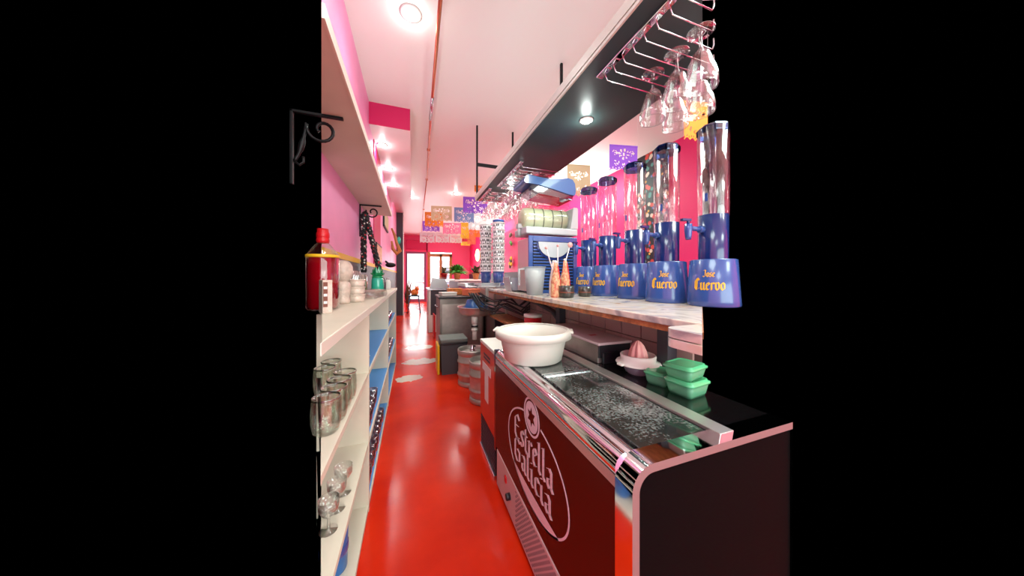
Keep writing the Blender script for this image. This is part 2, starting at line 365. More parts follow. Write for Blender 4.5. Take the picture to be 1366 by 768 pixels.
# street outside
S('pavement', MB().box(-2.5, 6, FAR+.15, 21, -.06, -.01), 'pavement')
fc = tag(MB().box(-4, 8, 20, 20.4, 0, 7).build('building', 'facade'), 'white sunlit facade across the street behind the glass door', 'building')
for k, x in enumerate((-2.2, .2, 1.7, 3.4)):
    S('shutter', MB().box(x, x+.9, 19.94, 20, 0.1, 2.5), 'facade_shade' if k % 2 else 'facade_glass', fc, .01)
    S('window', MB().box(x, x+.9, 19.94, 20, 3.4, 5), 'facade_glass', fc, .01)
    for j in range(4): S('slat', MB().box(x+.05, x+.85, 19.9, 19.94, .5+j*.5, .56+j*.5), 'facade', fc)

# bar wall under the marble top, with tiles
wb = S('wall_bar', MB().prism([(1.2, yr(1.2)), (1.3, yr(1.3)), (1.3, 6.2), (1.2, 6.2)], 0, 1.15), 'grout')
tl = MB().box(0, .012, 0, .145, 0, .145)
proto = None
for j, z in enumerate((.86, 1.01)):
    y = .9
    while y < 5.2:
        if proto is None: o = proto = tl.build('tile', 'tile_pink', wb, .002)
        else: o = proto.copy(); col.objects.link(o); o.parent = wb
        o.location = (1.188, y+(.0 if j == 0 else 0), z); o.scale.z = 1 if j == 0 else .9; y += .152
S('trim_6', MB().box(1.13, 1.2, .98, 1.04, .86, 1.15).box(1.13, 1.2, 2.0, 2.06, .86, 1.15), 'charcoal')

# ================================================================== FIXTURES OVERHEAD
t = thing('copper_pipe', 'long copper pipe with grey joints running along the ceiling', 'pipe', (0, 0, 0))
S('pipe', MB().tube([(.20, 1.9, 3.5), (.235, 4.0, 3.5), (.30, 6.4, 3.5)], .016, 10), 'copper', t)
S('pipe', MB().tube([(.30, 6.4, 3.5), (.33, 9, 3.5), (.42, 14, 3.5)], .011, 8), 'copper', t)
S('sleeve', MB().tube([(.228, 3.45, 3.5), (.232, 3.95, 3.5)], .02, 10), 'silver', t, label='grey metal sleeve')
for y, x in ((4.9, .258), (6.4, .30), (9.3, .34)):
    S('clamp', MB().box(x-.026, x+.026, y-.015, y+.015, 3.48, 3.52).box(x-.006, x+.006, y-.006, y+.006, 3.52, CEIL), 'copper', t, .003)

def downlight(x, y, z, label, r=.045, power=14, group=None):
    t = thing('downlight', label, 'light', (x, y, z), 0, group)
    S('ring', MB().lathe([(r, 0), (r*1.5, 0), (r*1.5, -.006), (r, -.012)], n=24, cap=False), 'white_paint', t)
    S('lens', MB().lathe([(.001, -.020), (r*.5, -.018), (r*.85, -.012), (r, -.003)], n=20, cap=False), 'lamp_white', t)
    spot(x, y, z-.03, power)
    l = bpy.data.lights.new('downlight_glow', 'POINT'); l.energy = power*.08; l.shadow_soft_size = .03; l.color = (.9, 1, .95)
    o = bpy.data.objects.new('downlight_glow', l); col.objects.link(o); o.location = (x, y, z-.075)
downlight(-.012, 2.5, CEIL, 'bright recessed downlight in the ceiling, nearest the viewer, left of the copper pipe', .06, 32)
downlight(-.42, 4.5, 3.3, 'recessed downlight in the lowered ceiling strip, nearest of its three', .05, 22)
downlight(-.41, 5.45, 3.3, 'recessed downlight in the lowered ceiling strip, middle one of three', .05, 22)
downlight(-.38, 6.4, 3.3, 'recessed downlight in the lowered ceiling strip, farthest of three', .05, 22)
downlight(1.1, 7.5, CEIL, 'small ceiling downlight above the beige and orange paper flags', .06, 35)
downlight(-.0, 8.3, CEIL, 'ceiling downlight just beyond the end of the lowered strip', .05, 25)
downlight(1.18, 1.70, 2.478, 'bright spotlight under the dark overhead shelf, nearer one', .032, 26)
downlight(1.17, 3.3, 2.478, 'bright spotlight under the dark overhead shelf, beside the hanging goblets at its far end', .03, 22)

# overhead shelf on the right
sx0, sx1, sz0, sz1, sye = .885, 1.48, 2.48, 2.545, 4.06
t = thing('overhead_shelf', 'long dark shelf hung from the ceiling over the bar on black rods', 'shelf', (sx0, sye, sz0))
def loc_(mb, o=(sx0, sye, sz0)): return mb.xf(Matrix.Translation((-o[0], -o[1], -o[2])))
S('board', loc_(MB().prism([(sx0, yr(sx0)), (sx1, yr(sx1)), (sx1, sye), (sx0, sye)], sz0, sz1)), 'slate_board', t)
S('trim_strip', loc_(MB().box(sx0-.012, sx0, yr(sx0), sye, sz0+.018, sz1+.006)), 'shelf_trim', t, 0, 'pale upper edge strip')
S('trim_strip', loc_(MB().box(sx0-.010, sx0, yr(sx0), sye, sz0-.004, sz0+.013)), 'shelf_trim', t, 0, 'thin pale lower edge strip')
for (x, y) in ((.90, 4.03), (1.46, 4.03), (1.47, 2.56), (1.47, 1.35)):
    S('rod', loc_(MB().box(x-.012, x+.012, y-.012, y+.012, sz1, CEIL)), 'iron', t)
S('crossbar', loc_(MB().box(.912, 1.448, 4.018, 4.042, 2.985, 3.03)), 'iron', t)

# ------------------------------------------------------------------ left wall shelf
lz0, lz1, lx1 = 2.11, 2.15, -.25
t = thing('wall_shelf', 'long beige shelf high on the pink wall, seen from below', 'shelf', (LW, 3.8, lz0))
def l2(mb): return mb.xf(Matrix.Translation((-LW, -3.8, -lz0)))
S('board', l2(MB().prism([(LW, yl(LW)), (lx1, yl(lx1)), (lx1, 3.8), (LW, 3.8)], lz0, lz1)), 'taupe_laminate', t)
S('edge_strip', l2(MB().box(lx1, lx1+.008, yl(lx1), 3.8, lz0-.002, lz1+.002)), 'cream_edge', t, 0, 'pale edge strip')
def bracket(y, label):
    t = thing('shelf_bracket', label, 'bracket', (LW, y, lz0))
    S('arm', MB().box(0, .21, -.009, .009, -.014, -.002), 'iron', t, .002)
    S('wall_plate', MB().box(.0, .012, -.009, .009, -.34, -.002), 'iron', t, .002)
    pts = []
    for k in range(22):                       # S scroll: spiral at the top, foot on the wall
        a = k/21; ang = -PI*.2+a*PI*2.3; r = .018+.047*a
        pts.append((.125-r*math.cos(ang)*1.0, 0, -.075+r*math.sin(ang)))
    x0, _, z0 = pts[-1]
    for k in range(1, 9):
        a = k/8; pts.append((x0*(1-a)+.016*a, 0, z0*(1-a)-.235*a-.03*math.sin(a*PI)))
    rr = [.0075]*len(pts); rr[24] = .014; rr[25] = .012
    S('scroll', MB().tube(pts, rr, 8), 'iron', t)
    S('hook', MB().tube([(.016, 0, -.235), (.035, 0, -.25), (.05, 0, -.235), (.05, 0, -.21)], .006, 8), 'iron', t)
bracket(3.27, 'black iron scroll bracket at the far end of the wall shelf, holding a garland')
bracket(1.52, 'black wrought iron scroll bracket at the left border, nearest the viewer')
# braided garland
g = MB()
def strand(a, b, n, ph):
    A, B = Vector(a), Vector(b); pts = []
    for k in range(n+1):
        s = k/n; p = A.lerp(B, s); w_ = .015
        pts.append(p+Vector((math.cos(s*26+ph)*w_, math.sin(s*26+ph)*w_, 0)))
    g.tube(pts, .016, 7)
for ph in (0, PI*2/3, PI*4/3):
    strand((LW+.045, 3.22, 2.0), (LW+.05, 3.2, 1.40), 40, ph); strand((LW+.06, 3.22, 2.01), (LW+.19, 3.24, 1.43), 40, ph)
    strand((LW+.045, 3.22, 2.0), (LW+.06, 3.22, 2.015), 3, ph)
tag(g.build('garland', 'braid_cloth'), 'black braided garland with white and red flecks hanging in a loop from the iron bracket', 'garland')

# pictures and ornaments further along the left wall
def picture(name, y0, y1, z0, z1, m, label, cat, x=LW):
    t = thing(name, label, cat, (x, y0, z0))
    S('frame', MB().box(0, .03, 0, y1-y0, 0, z1-z0), 'iron', t, .004)
    S('print', MB().box(.03, .034, .03, y1-y0-.03, .03, z1-z0-.03), m, t)
picture('framed_picture', 5.7, 6.6, 2.3, 2.62, 'paper_cream', 'small dark framed picture on the pink wall beyond the shelf', 'picture')
picture('poster', 4.4, 5.1, 1.55, 1.85, 'paper_print', 'colourful print on the wall behind the end of the counter', 'poster', LW+.012)
t = thing('guitar_ornament', 'curved wooden ornament hanging high on the pink wall before the dark pillar', 'ornament', (LW, 7.6, 1.95))
S('body', MB().tube([(.03, 0, .62), (.1, 0, .45), (.16, 0, .22), (.22, 0, .05), (.16, 0, -.02), (.06, 0, .1), (.03, 0, .3)], [.02, .035, .04, .05, .05, .04, .02], 8), 'wood', t)
S('tail', MB().ball((.2, 0, .32), .05, .03, .1), 'teal', t, label='teal rounded end')
t = thing('black_bird_ornament', 'small black wall ornament below the wooden one', 'ornament', (LW, 6.2, 1.52))
S('body', MB().ball((.1, 0, .07), .1, .04, .05).tube([(0, 0, .15), (.06, 0, .1), (.18, 0, .06)], .02), 'iron', t)

# ================================================================== LEFT COUNTER UNIT
CX, CZ, CE = -.235, 1.18, 4.6
t = thing('shelving_counter', 'long cream counter with open shelves along the left wall', 'counter', (CX, CE, 0))
def l3(mb): return mb.xf(Matrix.Translation((-CX, -CE, 0)))
S('worktop', l3(MB().prism([(LW, yl(LW)), (CX+.012, yl(CX+.012)), (CX+.012, CE), (LW, CE)], CZ-.036, CZ)), 'cream_laminate', t, .002)
S('edge_strip', l3(MB().box(CX+.012, CX+.015, yl(CX+.015), CE, CZ-.034, CZ-.002)), 'cream_edge', t)
S('back_panel', l3(MB().box(LW+.012, LW+.03, yl(LW+.02), CE, 0, CZ-.036)), 'cream_laminate', t)
DIV = [1.79, 3.17, CE]
for y in DIV: S('divider', l3(MB().box(LW+.03, CX, y-.012, y+.012, 0, CZ-.036)), 'cream_laminate', t)
for z in (.80, .40, .035):
    S('shelf', l3(MB().prism([(LW+.03, yl(LW+.03)), (CX-.002, yl(CX)), (CX-.002, DIV[0]-.012), (LW+.03, DIV[0]-.012)], z-.025, z)), 'cream_laminate', t)
    for a, b in zip(DIV[:-1], DIV[1:]):
        sh = S('shelf', l3(MB().box(LW+.03, CX-.002, a+.012, b-.012, z-.025, z)), 'cream_laminate', t)
        S('liner', l3(MB().box(LW+.034, CX-.01, a+.014, b-.014, z, z+.004)), 'blue_liner', sh, label='blue shelf liner')
S('plinth', l3(MB().box(CX-.03, CX-.015, yl(CX-.03), CE, 0, .0095)), 'charcoal', t)

# glasses in the shelves
def glass_lathe(h, r0, r1, wall=.003):
    return [(.001, 0), (r0*.9, 0), (r0, .006), (r1, h), (r1-wall, h), (r0-wall, .012), (.001, .012)]
def jar(label, loc):
    t = thing('glass_jar', label, 'jar', loc, 0, 'glass jars on the upper shelf of the near bay')
    S('body', MB().lathe([(.001, 0), (.034, 0), (.041, .008), (.046, .04), (.047, .075), (.044, .11), (.043, .122), (.040, .122), (.041, .11), (.044, .075), (.043, .04), (.038, .014), (.001, .012)], n=28, cap=False), 'glass_green', t)
    S('rim', MB().lathe([(.042, .119), (.0455, .121), (.0455, .126), (.042, .127), (.040, .123)], n=28, cap=False), 'glass_rim', t)
    return t
j0 = jar('clear glass jar on the upper shelf of the near bay, farthest from the viewer', (-.285, 1.43, .80))
labs = ['second jar back in the front row of jars', 'third jar back in the front row of jars', 'fourth jar in the front row, cut by the left border', 'fifth jar in the front row, at the left border, lowest in view']
for k, (x, y) in enumerate([(-.287, 1.335), (-.284, 1.24), (-.287, 1.148)]):
    dup(j0, (x, y, .80), .3*k, 'clear glass '+labs[k])
for k, (x, y, l) in enumerate([(-.385, 1.52, 'clear glass jar in the rear row, farthest back, partly behind another'), (-.385, 1.63, 'clear glass jar near the back panel of the near bay')]):
    dup(j0, (x, y, .80), 0, l)
def tumbler(name, label, loc, h=.1, r0=.026, r1=.034, m='glass_strong', group=None, cat='glass', foot=None):
    t = thing(name, label, cat, loc, 0, group)
    S('bowl', MB().lathe(glass_lathe(h, r0, r1), n=18, cap=False), m, t)
    if foot: S('base', MB().lathe([(.001, .002), (r0-.004, .002), (r0-.003, .03), (.001, .03)], n=16, cap=False), foot, t)
    return t
def stem(label, loc, group=None, up=True, s=1.0):
    t = thing('stemmed_glass', label, 'glass', loc, 0, group)
    p = [(.001, 0), (.03*s, 0), (.03*s, .003), (.006*s, .008), (.005*s, .05*s), (.02*s, .06*s), (.034*s, .085*s), (.036*s, .12*s), (.033*s, .12*s), (.03*s, .085*s), (.001, .064*s)]
    S('bowl', MB().lathe(p, n=18, cap=False), 'glass', t); return t
st0 = stem('small stemmed glass on the middle shelf of the near bay, farthest of three', (-.285, 1.40, .40))
dup(st0, (-.29, 1.31, .40), 0, 'small stemmed glass on the middle shelf of the near bay, middle of three')
dup(st0, (-.295, 1.21, .40), 0, 'small stemmed glass on the middle shelf of the near bay, nearest of three')
t = thing('pitcher', 'blue plastic pitcher on the bottom shelf by the left border', 'pitcher', (-.33, 1.44, .035))
S('body', MB().lathe([(.001, 0), (.045, 0), (.052, .01), (.056, .19), (.052, .2), (.048, .19), (.046, .012), (.001, .012)], n=24, cap=False), 'blue_sack', t)
S('handle', MB().tube([(-.01, .05, .16), (-.01, .09, .15), (-.01, .09, .06), (-.01, .05, .05)], .008), 'blue_sack', t)
S('band', MB().lathe([(.0555, .08), (.0575, .085), (.0575, .115), (.0555, .12)], n=24, cap=False), 'navy', t)
ORD = ['first', 'second', 'third', 'fourth', 'fifth', 'sixth', 'seventh', 'eighth', 'ninth', 'tenth']
tp = None
def row(y0, y1, n, z, xs, h, group, label, foot='blue_purple_glass'):
    global tp
    first = None
    for k in range(n):
        y = y0+(y1-y0)*k/max(1, n-1)
        for x in xs:
            l = (x+random.uniform(-.004, .004), y, z+.005)
            lb = ORD[k]+' tumbler from the near end, '+('' if len(xs) == 1 else ('front row, ' if x == xs[0] else 'rear row, '))+label
            if first is None: first = tumbler('tumbler', lb, l, h, foot=foot, group=group)
            else: dup(first, l, 0, lb)
row(1.86, 2.3, 6, .40, (-.275, -.35), .11, 'tumblers on the middle shelf of the second bay', 'second bay, middle blue shelf')
row(1.95, 2.75, 10, .035, (-.275, -.35), .12, 'tumblers on the bottom shelf of the second bay', 'second bay, bottom blue shelf', 'magenta_paint')
row(3.25, 3.9, 5, .80, (-.28,), .1, 'tumblers on the top shelf of the far bay', 'far bay, upper blue shelf')
row(3.25, 4.1, 6, .40, (-.28,), .12, 'tumblers on the middle shelf of the far bay', 'far bay, middle blue shelf')
tumbler('snifter', 'single clear glass at the near corner of the upper blue shelf', (-.27, 1.86, .805), .07, .02, .03)

# ------------------------------------------------------------------ things on the left counter
t = thing('syrup_bottle', 'big clear bottle of red liquid with a red cap, at the left border', 'bottle', (-.44, 1.70, CZ))
S('glass', MB().lathe([(.001, 0), (.066, 0), (.073, .012), (.074, .27), (.068, .29), (.04, .33), (.022, .35)], n=28, cap=False), 'glass', t)
S('liquid', MB().lathe([(.001, .004), (.066, .006), (.070, .02), (.070, .268), (.001, .268)], n=28, cap=False), 'red_liquid', t)
S('cap', MB().lathe([(.001, .345), (.026, .345), (.03, .355), (.03, .365), (.027, .37), (.03, .375), (.03, .395), (.026, .405), (.026, .42), (.001, .42)], n=20, cap=False), 'red_plastic', t, label='ribbed red cap')
S('label_band', MB().lathe([(.0745, .270), (.076, .272), (.076, .282), (.0725, .284)], n=28, cap=False), 'gold_letter', t, label='gold band')
t = thing('printed_box', 'small box with a dark and white printed side at the left border', 'box', (-.385, 1.53, CZ), .5)
S('box', MB().box(-.02, .02, -.03, .03, 0, .155), 'pinkish', t, .003)
S('print', MB().box(-.018, .0, -.0315, -.03, .03, .145), 'brown', t)
for q in range(3): S('stripe', MB().box(-.016, -.002, -.0325, -.0315, .045+q*.034, .057+q*.034), 'white_paint', t)
t = thing('dark_bottle', 'slim dark bottle standing between the printed box and the rosy glass goblet', 'bottle', (-.43, 1.84, CZ))
S('body', MB().lathe([(.001, 0), (.02, 0), (.022, .01), (.022, .1), (.01, .13), (.01, .15), (.001, .15)], n=16, cap=False), 'black_gloss', t)
S('cap', MB().lathe([(.001, .15), (.012, .15), (.012, .165), (.001, .165)], n=12, cap=False), 'brown', t)
t = thing('flower_ornament', 'small bunch of pink paper flowers behind the rosy goblet', 'ornament', (-.475, 1.93, CZ))
f = MB()
for k in range(14): f.ball((random.uniform(-.03, .03), random.uniform(-.03, .03), .16+random.uniform(-.04, .05)), .016, .016, .014, 8, 5)
S('flowers', f, 'pink_plastic', t); S('stem', MB().tube([(0, 0, 0), (0, 0, .14)], .012), 'leaf', t)
t = thing('rosy_goblet', 'large rosy textured glass goblet with a round top and narrow waist', 'goblet', (-.418, 2.02, CZ))
S('foot', MB().lathe([(.001, 0), (.042, 0), (.045, .02), (.04, .04), (.045, .07), (.048, .12), (.04, .135), (.034, .14)], n=24, cap=False), 'pinkish', t)
S('globe', MB().lathe([(.034, .14), (.04, .15), (.056, .17), (.062, .2), (.058, .235), (.044, .26), (.03, .272), (.001, .276)], n=24, cap=False), 'pinkish', t)
b0 = thing('beige_bowl', 'beige plastic bowl, bottom of the stack of three beside the rosy goblet', 'bowl', (-.358, 2.12, CZ), 0, 'stacked beige bowls')
S('bowl', MB().lathe([(.001, 0), (.046, 0), (.05, .01), (.056, .05), (.053, .05), (.046, .012), (.001, .01)], n=24, cap=False), 'pinkish', b0)
S('rim', MB().lathe([(.055, .044), (.059, .046), (.059, .053), (.054, .054)], n=24, cap=False), 'pinkish', b0)
dup(b0, (-.358, 2.12, CZ+.05), 0, 'beige plastic bowl, middle of the stack of three')
dup(b0, (-.358, 2.12, CZ+.10), 0, 'beige plastic bowl, topmost of the stack of three')
# carafes
k0 = thing('tall_glass', 'first tall clear glass from the near end, along the wall behind the bowls', 'glass', (-.485, 2.35, CZ), 0, 'tall glasses against the left wall')
S('bowl', MB().lathe(glass_lathe(.22, .03, .04), n=18, cap=False), 'glass_strong', k0)
for k in range(1, 6): dup(k0, (-.482, 2.35+.1*k, CZ), 0, ORD[k]+' tall clear glass from the near end, along the wall behind the bowls')
q0 = thing('oil_bottle', 'clear glass with olive liquid behind the green tumbler, leftmost', 'bottle', (-.44, 2.84, CZ), 0, 'glasses of olive liquid')
S('glass', MB().lathe(glass_lathe(.19, .032, .034), n=18, cap=False), 'glass', q0)
S('liquid', MB().lathe([(.001, .012), (.028, .013), (.03, .12), (.001, .12)], n=16, cap=False), 'olive_liquid', q0)
for k, l in enumerate(('middle', 'rightmost')): dup(q0, (-.452, 2.96+.12*k, CZ), 0, 'clear glass with olive liquid behind the green tumbler, '+l)
# lying glasses
for k in range(4):
    t = thing('lying_glass', ORD[k]+' clear glass from the near end, lying before the green pineapple tumbler', 'glass', (-.375+.014*k, 2.40+.1*k, CZ+.038), 0, 'glasses lying on the counter')
    S('bowl', MB().lathe(glass_lathe(.12, .028, .034), n=18, cap=False).xf(Matrix.Rotation(math.radians(96), 4, 'Y') @ Matrix.Rotation(.4, 4, 'X')), 'glass', t)
# pineapple tumbler
t = thing('pineapple_tumbler', 'green pineapple shaped tumbler with a leafy lid', 'tumbler', (-.325, 3.05, CZ))
S('body', MB().lathe([(.001, 0), (.05, 0), (.056, .015), (.058, .08), (.055, .14), (.05, .16), (.001, .16)], n=24, cap=False), 'teal', t)
lf = MB()
for rng, n, h, rr in ((.05, 10, .05, .25), (.035, 8, .085, .6), (.02, 6, .11, 1.0)):
    for k in range(n):
        a = 2*PI*k/n+rr; dx, dy = math.cos(a), math.sin(a)
        c0 = Vector((dx*rng*.5, dy*rng*.5, .165)); tip = Vector((dx*(rng+.015), dy*(rng+.015), .165+h)); s_ = Vector((-dy, dx, 0))*.014
        m_ = (c0+tip)/2+Vector((dx, dy, 0))*.01
        lf.add([c0-s_, c0+s_, m_+s_*1.2, tip, m_-s_*1.2, m_+Vector((dx*.006, dy*.006, .004))], [(0, 1, 5), (1, 2, 5), (2, 3, 5), (3, 4, 5), (4, 0, 5)])
S('lid', MB().lathe([(.001, .16), (.052, .16), (.052, .172), (.03, .185), (.001, .19)], n=20, cap=False), 'green_plastic', t)
S('leaves', lf, 'green_plastic', t)
for k in range(3):
    t = thing('dark_bottle', ['white', 'dark', 'pale'][k]+' small bottle on the far end of the counter, '+['nearest', 'middle', 'farthest']
              [k]+' of three', 'bottle', (-.37+.03*k, 3.4+.35*k, CZ))
    S('body', MB().lathe([(.001, 0), (.03, 0), (.034, .01), (.034, .1), (.02, .13), (.001, .13)], n=16, cap=False), ['pinkish', 'charcoal', 'white_paint'][k], t)
    S('cap', MB().lathe([(.001, .13), (.016, .13), (.016, .155), (.001, .155)], n=12, cap=False), ['brown', 'black_matte', 'silver'][k], t)

# ================================================================== BEER COOLER (right, near)
FX, FY0, FY1, FZ, FB = .51, .548, 1.72, .875, 1.16
ck = thing('bottle_cooler', 'low black bottle cooler with chrome edges and a white logo on its front', 'cooler', (FX, FY0, 0))
def l4(mb): return mb.xf(Matrix.Translation((-FX, -FY0, 0)))
# cabinet outline in x, z with a rounded front shoulder
R = .06
def shoulder(x0, x1, z0, z1, r, n=8): return [(x1, z0), (x1, z1)]+[(x0+r-r*math.sin(PI/2*k/n), z1-r+r*math.cos(PI/2*k/n)) for k in range(n+1)]+[(x0, z0)]
S('end_panel', l4(MB().prism_y(shoulder(FX+.018, FB, 0, FZ-.02, R-.01), FY0-.003, FY0+.02)), 'black_matte', ck, label='matt black end panel')
S('body', l4(MB().box(FX+.01, FB, FY0+.02, FY1, .05, FZ-.05)), 'black_matte', ck)
S('front_panel', l4(MB().box(FX, FX+.012, FY0+.05, FY1, .255, FZ-.055)), 'cooler_front', ck, label='glossy dark front panel')
hoop = shoulder(FX-.004, FB, 0, FZ+.004, R+.004); inner = shoulder(FX+.018, FB, 0, FZ-.018, R-.014)
e = MB(); n = len(hoop)
for y in (FY0+.052,): e.add([(x, y, z) for x, z in hoop]+[(x, y, z) for x, z in inner], [(i, i+1, n+i+1, n+i) for i in range(n-1)])
e2 = MB().add([(x, FY0-.01, z) for x, z in hoop]+[(x, FY0-.01, z) for x, z in inner], [(i, i+1, n+i+1, n+i) for i in range(n-1)])
e.add([(x, y, z) for y in (FY0-.01, FY0+.052) for x, z in hoop], [(i, i+1, n+i+1, n+i) for i in range(n-1)], True)
e.add([(x, y, z) for y in (FY0-.01, FY0+.052) for x, z in inner], [(i, i+1, n+i+1, n+i) for i in range(n-1)], True)
S('chrome_frame', l4(e), 'chrome', ck, label='rounded chrome end frame')
S('frame_edge', l4(e2), 'silver_satin', ck, label='satin metal edge of the end frame')
# chrome front shoulder trims running along the top edge
sh = MB(); pr = [(FX+.004, FZ-.055), (FX-.002, FZ-.05), (FX-.004, FZ-.03), (FX+.004, FZ-.012), (FX+.016, FZ-.002), (FX+.03, FZ+.001), (FX+.034, FZ-.004), (FX+.04, FZ-.004), (FX+.044, FZ+.003), (FX+.062, FZ+.003), (FX+.066, FZ-.003), (FX+.075, FZ-.003), (FX+.078, FZ-.02), (FX+.02, FZ-.055)]
sh.prism_y(pr, FY0+.052, FY1, True); S('front_trim', l4(sh), 'chrome', ck, label='ridged chrome trim along the top edge')
S('trim_strip', l4(MB().box(FX-.003, FX, FY0+.052, FY1, FZ-.085, FZ-.055)), 'brushed', ck)
S('top_frame', l4(MB().box(FX+.075, FB, FY0+.02, FY1, FZ-.05, FZ-.012)), 'black_gloss', ck)
for a, b in ((FY0+.052, 1.195), (1.205, FY1-.02)):
    ld = S('lid', l4(MB().box(FX+.085, FX+.345, a, b, FZ-.012, FZ-.001)), 'scratched_steel', ck, .003, 'sliding lid of scratched dark steel')
    S('lid_edge', l4(MB().box(FX+.08, FX+.35, (b-.012 if b < 1.3 else a), (b if b < 1.3 else a+.012), FZ-.002, FZ+.003)), 'chrome', ld)
S('rail', l4(MB().box(FX+.355, FX+.415, FY0+.02, FY1, FZ-.012, FZ+.006)), 'brushed', ck, .002, 'steel rail behind the lids')
S('rail_slot', l4(MB().box(FX+.348, FX+.355, FY0+.02, FY1, FZ-.012, FZ-.004)), 'gap_black', ck)
S('rear_top', l4(MB().box(FX+.415, FB, FY0+.02, FY1, FZ-.012, FZ)), 'black_gloss', ck, label='glossy black rear top')
kp = S('kick_panel', l4(MB().box(FX-.002, FX+.01, FY0+.05, FY1-.02, .03, .25)), 'grey_panel', ck, .002, 'pale panel with a switch and vent slots')
v_ = MB()
for i in range(26):
    for j in range(15):
        y = 1.36-i*.0235-(j % 2)*.0117; z = .228-j*.0125; v_.box(FX-.003, FX-.0015, y-.0125, y, z-.0022, z+.0018)
o = S('vent_slots', l4(v_), 'charcoal', kp); o['kind'] = 'stuff'
S('switch', l4(MB().box(FX-.01, FX-.002, 1.50, 1.525, .17, .205)), 'red_plastic', kp, .002)
S('dial', l4(MB().lathe([(.001, 0), (.018, 0), (.018, -.02), (.014, -.024), (.001, -.024)], (FX-.002, 1.45, .135), 16, 'x', False)), 'black_plastic', kp)
S('base', l4(MB().box(FX+.02, FB, FY0+.02, FY1, 0, .05)), 'black_matte', ck)

# -------- broad-nib lettering
GL = {
 'l': (.42, [[(.02, 1.5), (.15, 1.6), (.15, .12), (.3, 0)]]),
 'i': (.42, [[(.02, .85), (.15, .97), (.15, .12), (.3, 0)], [(.1, 1.28), (.2, 1.38)]]),
 't': (.45, [[(.16, 1.35), (.16, .12), (.34, 0)], [(.0, .98), (.36, .98)]]),
 'r': (.5, [[(.02, .86), (.15, .97), (.15, .02)], [(.15, .75), (.34, 1.0), (.46, .86)]]),
 'e': (.58, [[(.32, 1), (.13, .8), (.13, .18), (.3, 0), (.5, .16)], [(.32, 1), (.48, .78), (.13, .45)]]),
 's': (.52, [[(.44, .86), (.28, 1), (.1, .82), (.1, .62), (.4, .4), (.4, .16), (.22, 0), (.02, .14)]]),
 'a': (.64, [[(.08, .86), (.28, 1), (.44, .86), (.44, .12), (.58, 0)], [(.44, .58), (.12, .4), (.12, .14), (.26, 0), (.44, .14)]]),
 'c': (.55, [[(.46, .82), (.3, 1), (.12, .8), (.12, .2), (.3, 0), (.5, .15)]]),
 'u': (.7, [[(.02, .88), (.14, .98), (.14, .15), (.3, 0), (.5, .15)], [(.38, .9), (.5, 1), (.5, .12), (.65, 0)]]),
 'v': (.66, [[(.02, .88), (.14, 1), (.14, .22), (.34, 0), (.52, .22), (.52, .85), (.36, 1.02)]]),
 'o': (.64, [[(.3, 1), (.12, .8), (.12, .2), (.3, 0), (.5, .2), (.5, .8), (.3, 1)]]),
 'E': (.88, [[(.74, 1.36), (.46, 1.6), (.14, 1.3), (.14, .3), (.42, 0), (.78, .28)], [(.14, .84), (.62, .92)]]),
 'G': (.95, [[(.76, 1.36), (.46, 1.6), (.14, 1.25), (.14, .3), (.42, 0), (.74, .2), (.74, .76), (.46, .84)]]),
 'C': (.86, [[(.72, 1.34), (.46, 1.62), (.14, 1.25), (.14, .3), (.42, 0), (.76, .26)], [(.4, 1.5), (.4, .2)]]),
 'J': (.7, [[(.08, 1.45), (.3, 1.6), (.6, 1.5), (.5, 1.3), (.5, .2), (.26, 0), (.0, .16)]]),
}
def lettering(text, sx, sy, fn, mb, nib=.13, ang=38, thick=.001, sub=3):
    """strokes of a broad nib; fn maps flat (x, y, height) to the surface; text is centred on x = 0"""
    W = sum(GL[ch][0] for ch in text); x0 = -W/2; nx, ny = nib*math.cos(math.radians(ang)), nib*math.sin(math.radians(ang))
    hx, hy = -.022, .022
    for ch in text:
        adv, strokes = GL[ch]
        for st in strokes:
            for (a, b) in zip(st[:-1], st[1:]):
                dx, dy = b[0]-a[0], b[1]-a[1]; side = 1 if dx*ny-dy*nx > 0 else -1
                for q in range(sub):
                    p0 = (a[0]+dx*q/sub, a[1]+dy*q/sub); p1 = (a[0]+dx*(q+1)/sub+.02*dx, a[1]+dy*(q+1)/sub+.02*dy)
                    cs = [(p0[0]-nx, p0[1]-ny), (p0[0]+nx, p0[1]+ny), (p1[0]+nx, p1[1]+ny), (p1[0]-nx, p1[1]-ny)]
                    # keep hairlines from vanishing
                    if abs(dx*ny-dy*nx) < .06*math.hypot(dx, dy):
                        cs = [(p0[0]-nx, p0[1]-ny+.03), (p0[0]+nx, p0[1]+ny-.03), (p1[0]+nx, p1[1]+ny-.03), (p1[0]-nx, p1[1]-ny+.03)]
                    top = [fn((x0+c[0])*sx, c[1]*sy, thick) for c in cs]; bot = [fn((x0+c[0])*sx, c[1]*sy, 0) for c in cs]
                    mb.add(bot+top, [(4, 5, 6, 7), (0, 1, 5, 4), (1, 2, 6, 5), (2, 3, 7, 6), (3, 0, 4, 7)])
        x0 += adv
    return mb
YC = 1.155
def onfront(zb, yc=YC): return lambda x, y, h: (FX-.0005-h, yc-x, zb+y)
lg = MB(); lettering('Estrella', .0985, .080, onfront(.512, 1.163), lg, .115); S('lettering', l4(lg), 'logo_white', ck, label='white blackletter word Estrella')
lg = MB(); lettering('Galicia', .1047, .076, onfront(.402, 1.17), lg, .115); S('lettering', l4(lg), 'logo_white', ck, label='white blackletter word Galicia')
